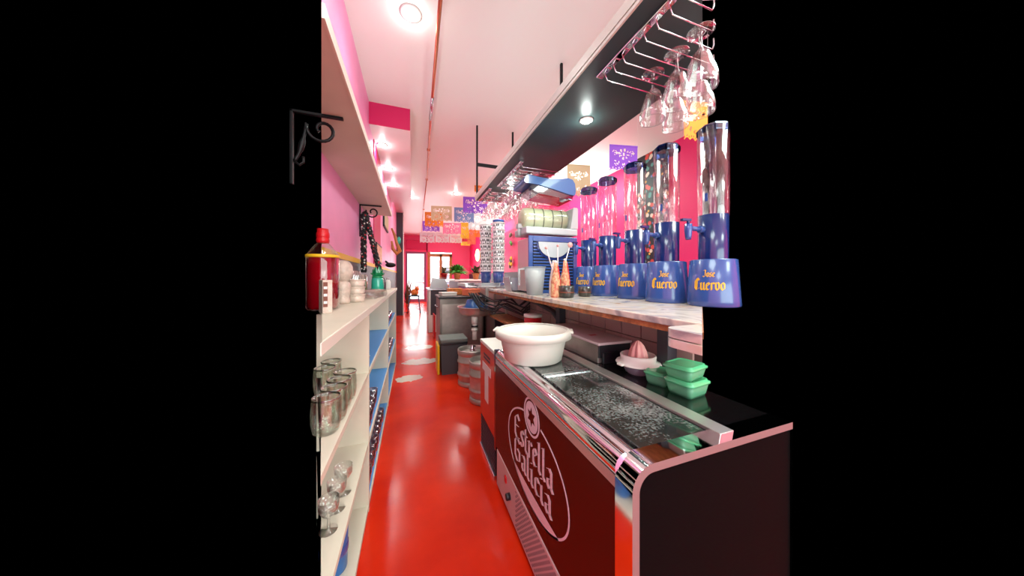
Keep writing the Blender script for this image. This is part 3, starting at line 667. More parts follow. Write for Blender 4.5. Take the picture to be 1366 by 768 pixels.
def ringmesh(mb, cy, cz, ry, rz, wd, a0=0, a1=2*PI, n=64, x=FX-.0005, h=.001, tilt=0):
    ps = []
    for k in range(n+1):
        a = a0+(a1-a0)*k/n; c_, s_ = math.cos(a), math.sin(a); w_ = wd(a) if callable(wd) else wd
        def P(ry_, rz_):
            y, z = ry_*c_, rz_*s_; return (cy+y*math.cos(tilt)-z*math.sin(tilt), cz+y*math.sin(tilt)+z*math.cos(tilt))
        ps.append((P(ry, rz), P(ry-w_, rz-w_)))
    vs = []
    for (o_, i_) in ps: vs += [(x, o_[0], o_[1]), (x-h, o_[0], o_[1]), (x-h, i_[0], i_[1]), (x, i_[0], i_[1])]
    fs = []
    for k in range(n):
        b = 4*k; fs += [(b+1, b+5, b+6, b+2), (b, b+4, b+5, b+1), (b+2, b+6, b+7, b+3)]
    mb.add(vs, fs)
oval = MB(); OY, OZ, OA, OB = 1.153, .508, .323, .208
ringmesh(oval, OY, OZ, OA, OB, .008, math.radians(90+17), math.radians(90+360-17))
vs = []; fs = []; n = 40                      # the lower part of the oval is filled up to a shallow chord
for k in range(n+1):
    y = OY+.255-.50*k/n; zo = OZ-OB*math.sqrt(1-((y-OY)/OA)**2); zt = max(zo, .376-.006*math.sin(PI*k/n))
    vs += [(FX-.0015, y, zo), (FX-.0015, y, zt)]
for k in range(n): b = 2*k; fs.append((b, b+2, b+3, b+1))
oval.add(vs, fs)
S('emblem_oval', l4(oval), 'logo_white', ck, label='white oval outline thickening below')
bd = MB(); ringmesh(bd, 1.157, .712, .086, .086, .009); ringmesh(bd, 1.157, .712, .068, .068, .006)
# disc with a six-pointed star left open: drawn as a white disc ring out to a star
vs = []; fs = []; n = 12
for k in range(n):
    a = PI/2+PI*k/6; ri = .046 if k % 2 == 0 else .024
    vs += [(FX-.0015, 1.157+ri*math.cos(a), .712+ri*math.sin(a)), (FX-.0015, 1.157+.064*math.cos(a), .712+.064*math.sin(a))]
for k in range(n): a = 2*k; b = 2*((k+1) % n); fs.append((a, b, b+1, a+1))
bd.add(vs, fs); S('emblem_star', l4(bd), 'logo_white', ck, label='white round badge with a dark six-pointed star')

# ================================================================== SECOND UNIT (orange red)
t = thing('red_cooler', 'orange red cooler with a white top and black grille, behind the black cooler', 'cooler', (.515, 1.77, 0))
S('body', MB().box(.01, .62, 0, .41, .27, .83), 'black_matte', t)
S('front_panel', MB().box(0, .012, .0, .41, .27, .83), 'orange_red', t, .003)
S('top', MB().box(-.004, .62, 0, .41, .83, .855), 'white_plastic', t, .004)
gr = S('grille', MB().box(.01, .02, .0, .41, .03, .262), 'black_plastic', t)
g = MB()
for k in range(18): g.box(.004, .01, .01+k*.0225, .018+k*.0225, .03, .262)
for k in range(9): g.box(.003, .006, .0, .41, .035+k*.026, .042+k*.026)
o = S('grille_bars', g, 'charcoal', gr); o['kind'] = 'stuff'
S('foot_rail', MB().box(-.006, .02, 0, .41, 0, .03), 'silver', t, .003)
S('base', MB().box(.02, .62, 0, .41, 0, .27), 'black_matte', t)
S('sticker', MB().box(-.0015, 0, .10, .34, .64, .70).box(-.0015, 0, .17, .27, .43, .64), 'white_paint', t, 0, 'white T shaped sticker')
S('sticker', MB().box(-.0015, 0, .12, .30, .76, .775).box(-.0015, 0, .12, .30, .735, .75), 'charcoal', t, 0, 'two dark printed lines')
S('door_edge', MB().box(-.006, .03, -.045, -.003, .22, .87), 'black_gloss', t, .003, 'black upright edge with a round top')

# ================================================================== ON THE COOLER
t = thing('white_tub', 'large round white plastic tub on the far end of the black cooler', 'tub', (.66, 1.475, FZ+.002))
S('bowl', MB().lathe([(.001, 0), (.155, 0), (.165, .008), (.185, .1), (.198, .165), (.192, .165), (.178, .1), (.158, .014), (.001, .012)], n=48, cap=False), 'tub_white', t)
S('rim', MB().lathe([(.192, .168), (.205, .172), (.218, .166), (.219, .13), (.214, .13), (.212, .158), (.195, .16)], n=48, cap=False), 'tub_white', t)
for a in (-.5, 2.64): S('grip', MB().box(.19, .228, -.05, .05, .158, .169).xf(Matrix.Rotation(a, 4, 'Z')), 'tub_white', t, .004)
t = thing('steel_box', 'long low steel box with a pale lid at the back of the cooler', 'box', (.955, 1.26, FZ))
S('body', MB().box(0, .215, .01, .62, 0, .10), 'steel_dark', t, .004)
S('end_cap', MB().box(.0, .215, 0, .01, .03, .10).box(.02, .205, -.012, .004, 0, .06), 'black_plastic', t, .003, 'black plastic end')
S('lid', MB().box(-.008, .222, -.008, .63, .10, .115), 'grey_panel', t, .004, 'pale rosy lid')
S('badge', MB().box(.07, .12, .17, .2, .115, .1155), 'red_plastic', t)
# juicer
t = thing('citrus_juicer', 'white citrus juicer with a pink ribbed cone on a clear bowl', 'juicer', (1.045, 1.075, FZ))
S('bowl', MB().lathe([(.001, 0), (.05, 0), (.06, .012), (.078, .05), (.08, .058), (.076, .058), (.056, .014), (.001, .008)], n=32, cap=False), 'clear_bowl', t)
S('strainer', MB().lathe([(.001, .066), (.07, .064), (.074, .092), (.078, .096), (.082, .09), (.08, .064), (.1, .06), (.104, .054), (.1, .05), (.06, .052), (.001, .05)], n=40, cap=False), 'white_plastic', t)
cn = MB(); n = 48; vs = []; fs = []
prf = [(.042, .066), (.040, .09), (.034, .115), (.024, .14), (.012, .156), (.003, .162)]
for r, h in prf:
    for k in range(n): a = 2*PI*k/n; rr = r*(1+.13*math.cos(8*a)*(1 if r > .01 else .2)); vs.append((rr*math.cos(a), rr*math.sin(a), h))
for i in range(len(prf)-1):
    for k in range(n): a = i*n+k; b = i*n+(k+1) % n; fs.append((a, b, b+n, a+n))
cn.add(vs, fs, True); S('cone', cn, 'pink_plastic', t, label='pink ribbed cone')
S('spout', MB().box(-.115, -.09, -.018, .018, .05, .06), 'white_plastic', t, .004)
def tubbox(label, loc, wx, wy, h, rz):
    t = thing('food_container', label, 'container', loc, rz, 'green lidded containers')
    def rr(x, y, r, n=5):
        o = []
        for cx, cy, a0 in ((x-r, y-r, 0), (-x+r, y-r, 90), (-x+r, -y+r, 180), (x-r, -y+r, 270)):
            for k in range(n): a = math.radians(a0+90*k/(n-1)); o.append((cx+r*math.cos(a), cy+r*math.sin(a)))
        return o
    def loft(layers, cap0=True, cap1=True):
        m = MB(); n = len(layers[0][0]); vs = []; fs = []
        for poly, z in layers: vs += [(x, y, z) for x, y in poly]
        for i in range(len(layers)-1):
            for k in range(n): a = i*n+k; b = i*n+(k+1) % n; fs.append((a, b, b+n, a+n))
        m.add(vs, fs, True)
        if cap0: m.f.append(list(range(n))[::-1]); m.sm.append(False)
        if cap1: m.f.append([len(layers)*n-n+q for q in range(n)]); m.sm.append(False)
        return m
    S('tub', loft([(rr(wx*.78, wy*.78, .015), 0), (rr(wx*.86, wy*.86, .018), .012), (rr(wx*.97, wy*.97, .02), h*.75)], True, True), 'green_tub', t)
    S('lid', loft([(rr(wx, wy, .022), h*.74), (rr(wx*1.06, wy*1.06, .024), h*.76), (rr(wx*1.06, wy*1.06, .024), h*.86), (rr(wx*.94, wy*.94, .02), h*.9), (rr(wx*.9, wy*.9, .018), h*1.0), (rr(wx*.8, wy*.8, .014), h*1.0), (rr(wx*.78, wy*.78, .014), h*.95)]), 'green_lid', t)
tubbox('small green-lidded container standing alone before the stacked pair', (1.045, .945, FZ), .058, .05, .06, .3)
tubbox('green-lidded container at the bottom of the stacked pair', (1.055, .825, FZ), .068, .058, .066, .12)
tubbox('green-lidded container on top of the stacked pair', (1.05, .83, FZ+.066), .068, .058, .058, .2)

# ================================================================== MARBLE WORKTOP
WX, WZ, WB = .87, 1.20, 1.78
t = thing('bar_worktop', 'long marble bar top on a wooden board', 'worktop', (WX, 3.35, WZ))
def l5(mb): return mb.xf(Matrix.Translation((-WX, -3.35, -WZ)))
S('slab', l5(MB().prism([(WX, yr(WX)), (WB, yr(WB)), (WB, 3.4), (.905, 3.4)], WZ-.028, WZ)), 'marble', t, .004)
S('underboard', l5(MB().prism([(WX+.006, yr(WX)), (WB, yr(WB)), (WB, 3.4), (.912, 3.4)], WZ-.05, WZ-.0285)), 'wood_edge', t, 0, 'raw wooden board under the marble')
t = thing('marble_corner', 'thick double marble corner slab jutting out at the right border', 'worktop', (.70, .6, WZ))
pc = [(.703, .5065), (.868, .6255), (.868, .628)]+[(.74+.0, .628)]+[(.703+.037-.037*math.sin(a), .591+.037*math.cos(a)) for a in [PI/2*k/6 for k in range(1, 7)]]
S('upper_slab', MB().prism(pc, WZ-.026, WZ).xf(Matrix.Translation((-.70, -.6, -WZ))), 'marble', t, .003)
S('lower_slab', MB().prism(pc, WZ-.054, WZ-.029).xf(Matrix.Translation((-.70, -.6, -WZ))), 'marble', t, .003)

# drinks towers
def tower(loc, face, label, tapang):
    t = thing('drink_tower', label, 'drink dispenser', loc, 0, 'blue drink towers on the bar')
    h1 = .235; rb, rt = .118, .104
    S('base', MB().lathe([(.001, 0), (rb-.004, 0), (rb, .006), (rb-.002, .03), (rt, h1), (rt-.006, h1+.004), (.001, h1+.004)], n=48, cap=False), 'navy', t, label='flared navy base')
    S('lower_body', MB().lathe([(.066, h1), (.068, h1+.235), (.001, h1+.235)], n=36, cap=False), 'navy_dark', t, label='navy lower cylinder')
    S('tube', MB().lathe([(.070, h1+.232), (.071, h1+.68), (.068, h1+.68), (.067, h1+.232)], n=36, cap=False), 'acrylic', t, label='clear tube')
    S('inner_core', MB().lathe([(.016, h1+.235), (.016, h1+.64), (.001, h1+.645)], n=12, cap=False), 'acrylic', t)
    cp = MB().lathe([(.072, h1+.655), (.074, h1+.66), (.074, h1+.685), (.062, h1+.697), (.02, h1+.70), (.001, h1+.70)], n=8, cap=False)
    cp.sm = [False]*len(cp.sm); S('cap', cp, 'acrylic_blue', t, label='faceted blue cap')
    S('level_tab', MB().box(-.006, .006, -.0745, -.070, h1+.30, h1+.34).xf(Matrix.Rotation(face+PI/2-.25, 4, 'Z')), 'navy', t)
    R_ = Matrix.Rotation(tapang, 4, 'Z')
    tp_ = S('tap', MB().tube([(.064, 0, h1+.16), (.082, 0, h1+.16), (.083, 0, h1+.16)], .019, 12).tube([(.07, 0, h1+.16), (.145, 0, h1+.165)], .012, 10)
           .lathe([(.001, h1+.105), (.012, h1+.105), (.015, h1+.12), (.018, h1+.15), (.018, h1+.185), (.001, h1+.185)], (.15, 0, 0), 12, 'z', False).xf(R_), 'navy', t)
    S('lever', MB().tube([(.15, 0, h1+.185), (.15, 0, h1+.205)], .008, 8).box(.138, .19, -.009, .009, h1+.2, h1+.212).xf(R_), 'navy_dark', tp_)
    def cone(zb):
        def fn(x, y, h):
            z = zb+y; r = rb-.002+(rt-rb+.002)*(z-.03)/(h1-.03)+h+.0004; a = face+x/.11
            return (r*math.cos(a), r*math.sin(a), z)
        return fn
    S('lettering', lettering('Cuervo', .034, .036, cone(.085), MB(), .12, sub=2), 'gold_letter', t, label='gold blackletter word Cuervo')
    S('lettering', lettering('Jose', .021, .021, cone(.150), MB(), .12, sub=2), 'gold_letter', t, label='gold blackletter word Jose')
# direction back to the viewer from each tower: text turned a little past it
for (x, y, off, l) in [(1.48, 1.01, -.15, 'tall clear drink tower on a blue base, cut by the right border'),
                       (1.44, 1.257, -.12, 'largest drink tower seen whole, on a navy base with gold lettering'),
                       (1.46, 1.53, -.62, 'tall clear drink tower on a blue base, second from the largest'),
                       (1.46, 1.82, -.75, 'tall clear drink tower on a blue base, third, before the two smallest'),
                       (1.47, 2.08, -.6, 'tall clear drink tower on a blue base, farthest and smallest, beside the slush machine')]:
    base = math.atan2(-y, -x); tower((x, y, WZ), base+off, l, base-.75)

# slush machine
SX, SY = .975, 2.27
t = thing('slush_machine', 'navy slush machine with a pale green cylinder tank and blue lid', 'slush machine', (SX, SY, WZ))
S('body', MB().box(.02, .49, .024, .28, .01, .51), 'navy', t, .01)
S('louvre_gap_shade', MB().box(.04, .46, .012, .022, .03, .47), 'gap_black', t)  # black sheet painting the shade between the louvres
S('front_panel', MB().box(0, .02, .02, .28, .02, .5), 'brushed', t, .004, 'shiny front plate')
S('side_frame', MB().box(.0, .04, 0, .02, .0, .52).box(.46, .5, 0, .02, .0, .52).box(.04, .46, 0, .02, .47, .52).box(.04, .46, 0, .02, .0, .03), 'navy', t, .004)
for k in range(15):
    S('louvre', MB().box(.045, .455, .002, .02, .05+k*.028, .066+k*.028), 'navy', t, .002)
half = [(.09, .465), (.41, .465)]+[(.25+.16*math.cos(a), .455-.13*math.sin(a)) for a in [PI*k/16 for k in range(1, 16)]]
S('badge_plate', MB().prism_y([(x, z) for x, z in half], -.012, .002), 'machine_grey', t, .003, 'grey half-round plate')
half2 = [(.075, .468), (.425, .468)]+[(.25+.178*math.cos(a), .452-.15*math.sin(a)) for a in [PI*k/16 for k in range(1, 16)]]
S('plate_surround', MB().prism_y(half2, -.006, .002), 'navy_dark', t, .002)
S('tray', MB().box(-.03, .5, -.01, .29, .535, .60), 'machine_grey', t, .012, 'grey upper tray')
S('rear_housing', MB().prism_y([(.42, .60), (.5, .60), (.5, .79), (.49, .80), (.45, .80), (.44, .7)], -.01, .29), 'machine_grey', t, .01, 'grey rear housing')
cz = .69
S('slush', MB().lathe([(.001, -.03), (.07, -.025), (.1, .0), (.106, .05), (.106, .42), (.001, .42)], (0, .14, cz), 32, 'x', False), 'slush', t, label='pale green slush')
S('cylinder', MB().lathe([(.001, -.06), (.06, -.055), (.098, -.03), (.112, .02), (.112, .44)], (-.01, .14, cz), 36, 'x', False), 'acrylic', t, label='clear cylinder tank')
for k in range(4):
    pts = []
    for q in range(33): a = 2*PI*q/32; pts.append((.09+k*.095+.018*math.cos(a), .14+.108*math.cos(a), cz+.108*math.sin(a)))
    S('auger_blade', MB().tube(pts[:-1], .0045, 6, True), 'auger', t)
S('spout', MB().tube([(-.04, .14, .62), (-.04, .14, .53)], .018).box(-.06, .0, .11, .17, .6, .64), 'machine_grey', t)
S('upper_tank', MB().box(.02, .44, .03, .25, .79, .95), 'acrylic', t, .02, 'clear upper tank')
S('lid_underside', MB().prism_y([(.01, .95), (.1, .905), (.3, .89), (.45, .87), (.465, .92), (.3, .955), (.05, 1.0)], .012, .268), 'smoke_tank', t, .008, 'smoky dark rim under the lid')
lidp = [(-.045, 1.0), (-.03, .985), (.1, .98), (.25, .955), (.4, .925), (.475, .915), (.485, .96), (.475, 1.03), (.45, 1.065), (.40, 1.075), (.33, 1.06), (.22, 1.045), (.1, 1.05), (.0, 1.06), (-.03, 1.045)]
S('lid', MB().prism_y(lidp, .0, .28), 'light_blue_plastic', t, .014, 'rounded blue lid')

# jug with a white cloth
t = thing('measuring_jug', 'milky plastic jug with a white cloth inside, before the slush machine', 'jug', (.955, 2.10, WZ))
S('body', MB().lathe([(.001, 0), (.062, 0), (.066, .006), (.088, .225), (.084, .225), (.063, .01), (.001, .008)], n=32, cap=False), 'milky', t)
S('rim', MB().lathe([(.084, .222), (.093, .224), (.093, .232), (.085, .232)], n=32, cap=False), 'milky', t)
S('handle', MB().tube([(-.085, .01, .215), (-.135, .01, .21), (-.135, .01, .08)], .011, 8), 'milky', t)
cl = MB().ball((0, 0, .115), .056, .056, .095, 20, 14)
cl.v = [(x*(1+.12*math.sin(9*z*20+x*60)), y*(1+.1*math.sin(70*x)), z) for x, y, z in cl.v]
tag(cl.build('cloth', 'cloth_white', None, 0, (.955, 2.10, WZ)), 'crumpled white cloth inside the milky jug', 'cloth')
# decorated shakers, bowls
def shaker(loc, label, m, h):
    t = thing('decorated_bottle', label, 'bottle', loc)
    S('body', MB().lathe([(.001, 0), (.034, 0), (.036, .01), (.034, h*.45), (.016, h*.85), (.013, h), (.001, h)], n=20, cap=False), m, t)
    S('ribbon', MB().tube([(.036, -.006, .02), (.0345, -.012, h*.42), (.018, -.012, h*.82), (.014, 0, h*.98)], .004), 'red_plastic', t)
    S('stopper', MB().ball((0, 0, h+.008), .012, .012, .012), 'pearl', t)
shaker((.985, 1.80, WZ), 'slim cone bottle with confetti print, left one by the jug', 'paper_print', .25)
shaker((1.10, 1.86, WZ), 'pale cone bottle with red ribbon behind the dark bowl', 'paper_print', .27)
shaker((1.05, 1.95, WZ), 'pearly cone bottle at the back between the two printed ones', 'pearl', .26)
def bowl_(loc, label, r, h):
    t = thing('dark_bowl', label, 'bowl', loc)
    S('bowl', MB().lathe([(.001, 0), (r*.8, 0), (r*.95, .01), (r, h), (r-.005, h), (r*.85, .014), (.001, .01)], n=28, cap=False), 'dark_bowl', t)
    S('band', MB().lathe([(r*.97, h*.4), (r*1.01, h*.42), (r*1.01, h*.5), (r*.98, h*.52)], n=28, cap=False), 'brown', t)
bowl_((1.045, 1.745, WZ), 'dark ribbed bowl before the cone bottles', .055, .085)
bowl_((1.235, 1.80, WZ), 'dark square-sided bowl in front of the smallest towers', .05, .075)
for k, (dx, dz) in enumerate([(-.1, .17), (.0, .19), (.11, .2)]):
    t = thing('stirring_stick', 'long stirring stick with a pearly knob, '+('leaning left', 'upright', 'leaning right')[k], 'stick', (1.06, 1.9, WZ+.2))
    S('stick', MB().tube([(0, 0, -.14), (dx, .0, dz)], .004, 6), 'pearl', t)
    S('knob', MB().ball((dx, 0, dz), (.012, .01, .022)[k], .012, (.012, .01, .022)[k]), 'pink_plastic', t)
# grey caddy and black cable box left of the jug
t = thing('grey_caddy', 'grey plastic tub with black clips beside the jug', 'tub', (1.10, 2.78, WZ))
S('tub', MB().prism_y([(-.14, 0), (.14, 0), (.17, .15), (.16, .15), (.13, .01), (-.13, .01), (-.16, .15), (-.17, .15)], -.1, .1), 'machine_grey', t, .006)
S('end', MB().box(-.14, .14, -.1, -.09, 0, .14), 'machine_grey', t)
S('clip', MB().box(.06, .12, -.14, -.1, .0, .05), 'black_plastic', t, .005)
tag(MB().box(.95, 1.2, 2.58, 2.64, WZ, WZ+.012).build('serving_tray', 'black_plastic', None, .003), 'thin black tray edge lying before the grey tub', 'tray')

# ================================================================== FAR PART OF THE BAR
t = thing('drainboard', 'stainless steel drainboard raised on a steel frame beyond the marble top', 'drainboard', (.62, 3.45, 0))
S('top', MB().box(0, .95, 0, .62, 1.225, 1.265), 'brushed', t, .004)
S('lip', MB().box(0, .95, -.012, 0, 1.215, 1.275), 'chrome', t, .003)
for (x, y) in ((.27, .02), (.54, .02), (.54, .58)): S('leg', MB().box(x, x+.035, y, y+.035, 0.86 if x > .5 else 1.02, 1.225), 'brushed', t)
S('crossbar', MB().box(.27, .575, .02, .045, 1.02, 1.05), 'brushed', t)
# skull cups
def skullcup_mat():
    m = mat('skull_paper', (244, 242, 240), .4); nt = m.node_tree; b = nt.nodes['Principled BSDF']; N = nt.nodes.new; L = nt.links.new
    tc = N('ShaderNodeTexCoord'); sp = N('ShaderNodeSeparateXYZ'); L(tc.outputs['Object'], sp.inputs[0])
    def mt(op, a, b_=None, c_=None):
        n_ = N('ShaderNodeMath'); n_.operation = op
        for i_, v_ in enumerate((a, b_, c_)):
            if v_ is None: continue
            if isinstance(v_, (int, float)): n_.inputs[i_].default_value = v_
            else: L(v_, n_.inputs[i_])
        return n_.outputs[0]
    ang = mt('ARCTAN2', sp.outputs[1], sp.outputs[0]); uu = mt('SUBTRACT', mt('FRACT', mt('MULTIPLY', ang, 8/(2*PI))), .5)
    uu = mt('ABSOLUTE', uu); zz = sp.outputs[2]
    def blob(cu, cz, ru, rz):
        a = mt('POWER', mt('DIVIDE', mt('SUBTRACT', uu, cu), ru), 2.0); c = mt('POWER', mt('ABSOLUTE', mt('DIVIDE', mt('SUBTRACT', zz, cz), rz)), 2.0)
        return mt('LESS_THAN', mt('ADD', a, c), 1.0)
    x = blob(.18, .078, .15, .017)
    for q in ((0.0, .06, .05, .008), (.0, .036, .27, .006), (.5, .05, .10, .03)): x = mt('MAXIMUM', x, blob(*q))
    mx = N('ShaderNodeMix'); mx.data_type = 'RGBA'; L(x, mx.inputs['Factor']); mx.inputs[6].default_value = lin((244, 242, 240)); mx.inputs[7].default_value = lin((24, 22, 26))
    L(mx.outputs[2], b.inputs['Base Color'])
skullcup_mat()
cup0 = None
RS, LS = (1.075, 3.52), (.955, 3.72)
for s_, (x, y, n0) in enumerate([RS+(7,), LS+(7,)]):
    for k in range(n0):
        l = (x, y, 1.265+.15+k*.088); gname = ('right', 'left')[s_]+' stack of printed paper cups'
        lab = 'white paper cup with black skull print, '+('lowest', 'second lowest', 'third from below', 'fourth, in the middle', 'fifth from below', 'sixth from below', 'topmost')[k]+' of the '+('right', 'left')[s_]+' stack'
        if cup0 is None:
            cup0 = thing('paper_cup', lab, 'cup', l, 0, gname)
            S('wall', MB().lathe([(.072, 0), (.086, .115), (.082, .115), (.068, 0)], n=28, cap=False), 'skull_paper', cup0)
            S('rim', MB().lathe([(.085, .108), (.090, .110), (.090, .117), (.084, .117)], n=28, cap=False), 'white_paint', cup0)
        else: dup(cup0, l, k*1.3, lab, gname)
b1 = thing('blue_beaker', 'blue beaker carrying the right-hand stack of paper cups', 'beaker', RS+(1.265,))
S('body', MB().lathe([(.001, 0), (.066, 0), (.074, .15), (.07, .15), (.062, .01), (.001, .01)], n=24, cap=False), 'navy', b1)
S('rim', MB().lathe([(.073, .145), (.078, .147), (.078, .153), (.073, .154)], n=24, cap=False), 'navy', b1)
dup(b1, LS+(1.265,), 0, 'dark blue beaker carrying the left-hand stack of paper cups')
tag(MB().lathe([(.001, 0), (.07, 0), (.08, .02), (.08, .035), (.001, .04)], RS+(1.265+.15+6*.088+.118,), 20, cap=False).build('cup_lid', 'navy'), 'dark blue lid topping the right-hand cup stack', 'lid')

# sink
t = thing('round_sink', 'round stainless hand basin with a thick trap pipe below', 'sink', (.80, 3.62, .95))
S('basin', MB().lathe([(.25, .0), (.255, .004), (.25, .012), (.235, .008), (.225, -.06), (.19, -.1), (.001, -.115)], n=40, cap=False), 'keg_steel', t)
S('trap_pipe', MB().tube([(-.05, -.12, -.09), (-.05, -.12, -.2)], .04, 16).tube([(-.05, -.12, -.2), (-.05, -.12, -.4)], .03, 16).tube([(-.05, -.12, -.26), (-.05, -.12, -.29)], .042, 16), 'white_plastic', t, label='off-white trap pipe')
S('pipe_ring', MB().lathe([(.032, -.24), (.044, -.24), (.044, -.22), (.032, -.22)], (-.05, -.12, 0), 16, cap=False), 'black_plastic', t)
S('bracket', MB().box(.1, .4, -.02, .02, -.12, -.09), 'steel_dark', t)
sk = MB(); n = 20; vs = []; fs = []
for i in range(9):
    s_ = i/8
    for k in range(n):
        a = 2*PI*k/n; r = (.19-.09*s_)*(1+.07*math.sin(3*a+5*s_)); vs.append((r*math.cos(a)-.02*s_, r*.8*math.sin(a), -.005+.12*s_-.05*s_*max(0, math.cos(a))))
for i in range(8):
    for k in range(n): a = i*n+k; b = i*n+(k+1) % n; fs.append((a, b, b+n, a+n))
sk.add(vs, fs, True); sk.f.append(list(range(8*n, 9*n))); sk.sm.append(True)
tag(sk.build('blue_sack', 'blue_sack', None, 0, (.80, 3.58, .94)), 'crumpled blue plastic sack lying in the round sink', 'bag')
# hoses
hs = thing('hose_bundle', 'bundle of black beer hoses hanging under the steel drainboard', 'hoses', (.95, 3.1, 1.1))
for k in range(11):
    a = random.uniform(-.06, .06); b = random.uniform(-.09, .07)
    S('hose', MB().tube([(-.22+b, .25+a, .05), (-.15+a, .15, -.06+b), (-.05, .02+a, -.09+b), (.06+b, -.12, -.05+a), (.16, -.3+b, -.12+a), (.2, -.45, -.02+b)], .007, 7), 'black_plastic', hs)
S('hose', MB().tube([(.1, -.5, .04), (.16, -.75, .0), (.2, -.95, -.05), (.22, -1.1, -.16)], .022, 8), 'charcoal', hs)
t = thing('red_tin', 'red tin with a white lid under the bar behind the white tub', 'tin', (1.05, 2.35, .86))
S('body', MB().lathe([(.001, 0), (.08, 0), (.08, .12), (.001, .12)], n=24, cap=False), 'red_plastic', t)
S('lid', MB().lathe([(.001, .12), (.085, .12), (.085, .145), (.001, .15)], n=24, cap=False), 'white_plastic', t)
t = thing('low_shelf', 'rosy wooden shelf under the bar behind the kegs', 'shelf', (.95, 2.2, 0))
S('board', MB().box(0, .24, 0, 1.3, .83, .855), 'wood_edge', t, .003)
for y in (.05, .62, 1.2): S('support', MB().box(.04, .22, y, y+.03, 0, .83), 'charcoal', t)

# kegs
def keg(loc, label, rz=0):
    t = thing('beer_keg', label, 'keg', loc, rz, 'steel beer kegs')
    S('body', MB().lathe([(.001, .03), (.14, .03), (.17, .05), (.176, .11), (.178, .118), (.187, .126), (.187, .142), (.178, .15), (.176, .16), (.176, .27), (.178, .278), (.187, .286), (.187, .302), (.178, .31), (.176, .36), (.165, .385), (.12, .40), (.001, .405)], n=40, cap=False), 'keg_steel', t)
    S('top_chime', MB().lathe([(.166, .36), (.182, .38), (.186, .43), (.182, .44), (.176, .44), (.172, .38)], n=40, cap=False), 'keg_steel', t, label='raised top collar')
    S('bottom_chime', MB().lathe([(.16, .06), (.178, .05), (.182, .008), (.176, 0), (.168, 0), (.165, .05)], n=40, cap=False), 'keg_steel', t)
    cpl = S('coupler', MB().lathe([(.001, .40), (.035, .40), (.035, .42), (.022, .425), (.022, .47), (.014, .48), (.001, .48)], n=16, cap=False), 'chrome', t)
    S('coupler_handle', MB().tube([(.0, 0, .45), (.05, -.01, .46), (.09, -.02, .44)], .009), 'black_plastic', cpl)
keg((.765, 2.98, 0), 'steel beer keg nearer the viewer, partly hidden by the red cooler')
keg((.72, 3.50, 0), 'steel beer keg farther back, beside the black bin', 1.2)
# bin
t = thing('black_bin', 'black plastic bin with a grey lid on the red floor', 'bin', (.37, 3.9, 0))
S('body', MB().prism_y([(.012, 0), (.348, 0), (.36, .43), (0, .43)], 0, .36), 'bin_grey', t, .012)
S('lid', MB().box(-.008, .37, -.012, .37, .435, .485), 'bin_lid', t, .014, 'grey lid')
S('lid_band', MB().box(-.004, .366, -.008, .366, .405, .437), 'black_plastic', t, .006)
tag(MB().box(.325, .355, 3.93, 4.25, .0, .40).build('yellow_board', 'yellow_plastic', None, .008), 'yellow folded floor sign leaning beside the black bin', 'sign')
# steel cabinet, dark cabinet
t = thing('steel_cabinet', 'brushed steel cabinet with a black top behind the black bin', 'cabinet', (.42, 4.62, 0))
S('body', MB().box(0, .72, 0, .75, .05, .99), 'steel_dark', t, .005)
S('door', MB().box(.03, .69, -.015, 0, .1, .90), 'keg_steel', t, .005)
S('top', MB().box(-.02, .74, -.03, .77, .99, 1.02), 'black_plastic', t, .005, 'black top')
S('handle', MB().tube([(-.03, .1, .85), (-.045, .3, .85), (-.03, .5, .85)], .012), 'silver', t)
S('base', MB().box(.02, .7, .02, .73, 0, .05), 'black_matte', t)
t = thing('dark_cabinet', 'charcoal cabinet with a white base and pale edge, farthest along the bar', 'cabinet', (.37, 7.0, 0))
S('body', MB().box(.05, .55, 0, .9, .42, 1.02), 'charcoal', t, .005)
S('side_edge', MB().box(0, .05, 0, .9, .0, 1.02), 'white_plastic', t, .005)
S('base', MB().box(.05, .55, .0, .9, 0, .42), 'white_plastic', t, .005)
S('top', MB().box(-.02, .57, -.02, .92, 1.02, 1.06), 'silver', t, .005)
tag(MB().box(.44, .47, 6.2, 6.6, .02, .52).build('divider_screen', 'red_plastic', None, .01), 'narrow red upright screen between the dark and the steel cabinets', 'screen')
t = thing('cash_register', 'grey sloping box on the charcoal cabinet', 'box', (.42, 7.2, 1.06))
S('case', MB().prism_y([(0, 0), (.46, 0), (.36, .23), (.06, .25)], 0, .3), 'machine_grey', t, .012)
S('lid', MB().box(.05, .38, .02, .28, .25, .262), 'steel_dark', t, .003)
t = thing('plant_worktop', 'wooden bar top with a rosy side carrying the potted plants', 'worktop', (.95, 6.3, 0))
S('top', MB().box(-.05, .7, 0, 1.9, 1.245, 1.285), 'pearl', t, .005)
S('side', MB().box(0.05, .6, .05, 1.85, 0, 1.245), 'purple_wood', t)
for k, (x, y, m_, l) in enumerate([(.74, 5.24, 'orange_paint', 'orange folded cloth on the steel cabinet'), (.58, 4.9, 'white_plastic', 'white flat box on the black cabinet top'), (.99, 4.92, 'salmon', 'salmon pink flat box on the steel cabinet')]):
    mm = 'paper_salmon' if m_ == 'salmon' else m_
    t = thing('flat_box' if k else 'folded_cloth', l, 'box' if k else 'cloth', (x, y, 1.02), .2*k)
    S('box', MB().box(-.13, .13, -.1, .1, 0, .05+.05*(k != 1)), mm, t, .01)
    S('lid', MB().box(-.135, .135, -.105, .105, .05+.05*(k != 1), .065+.05*(k != 1)), mm, t, .005)
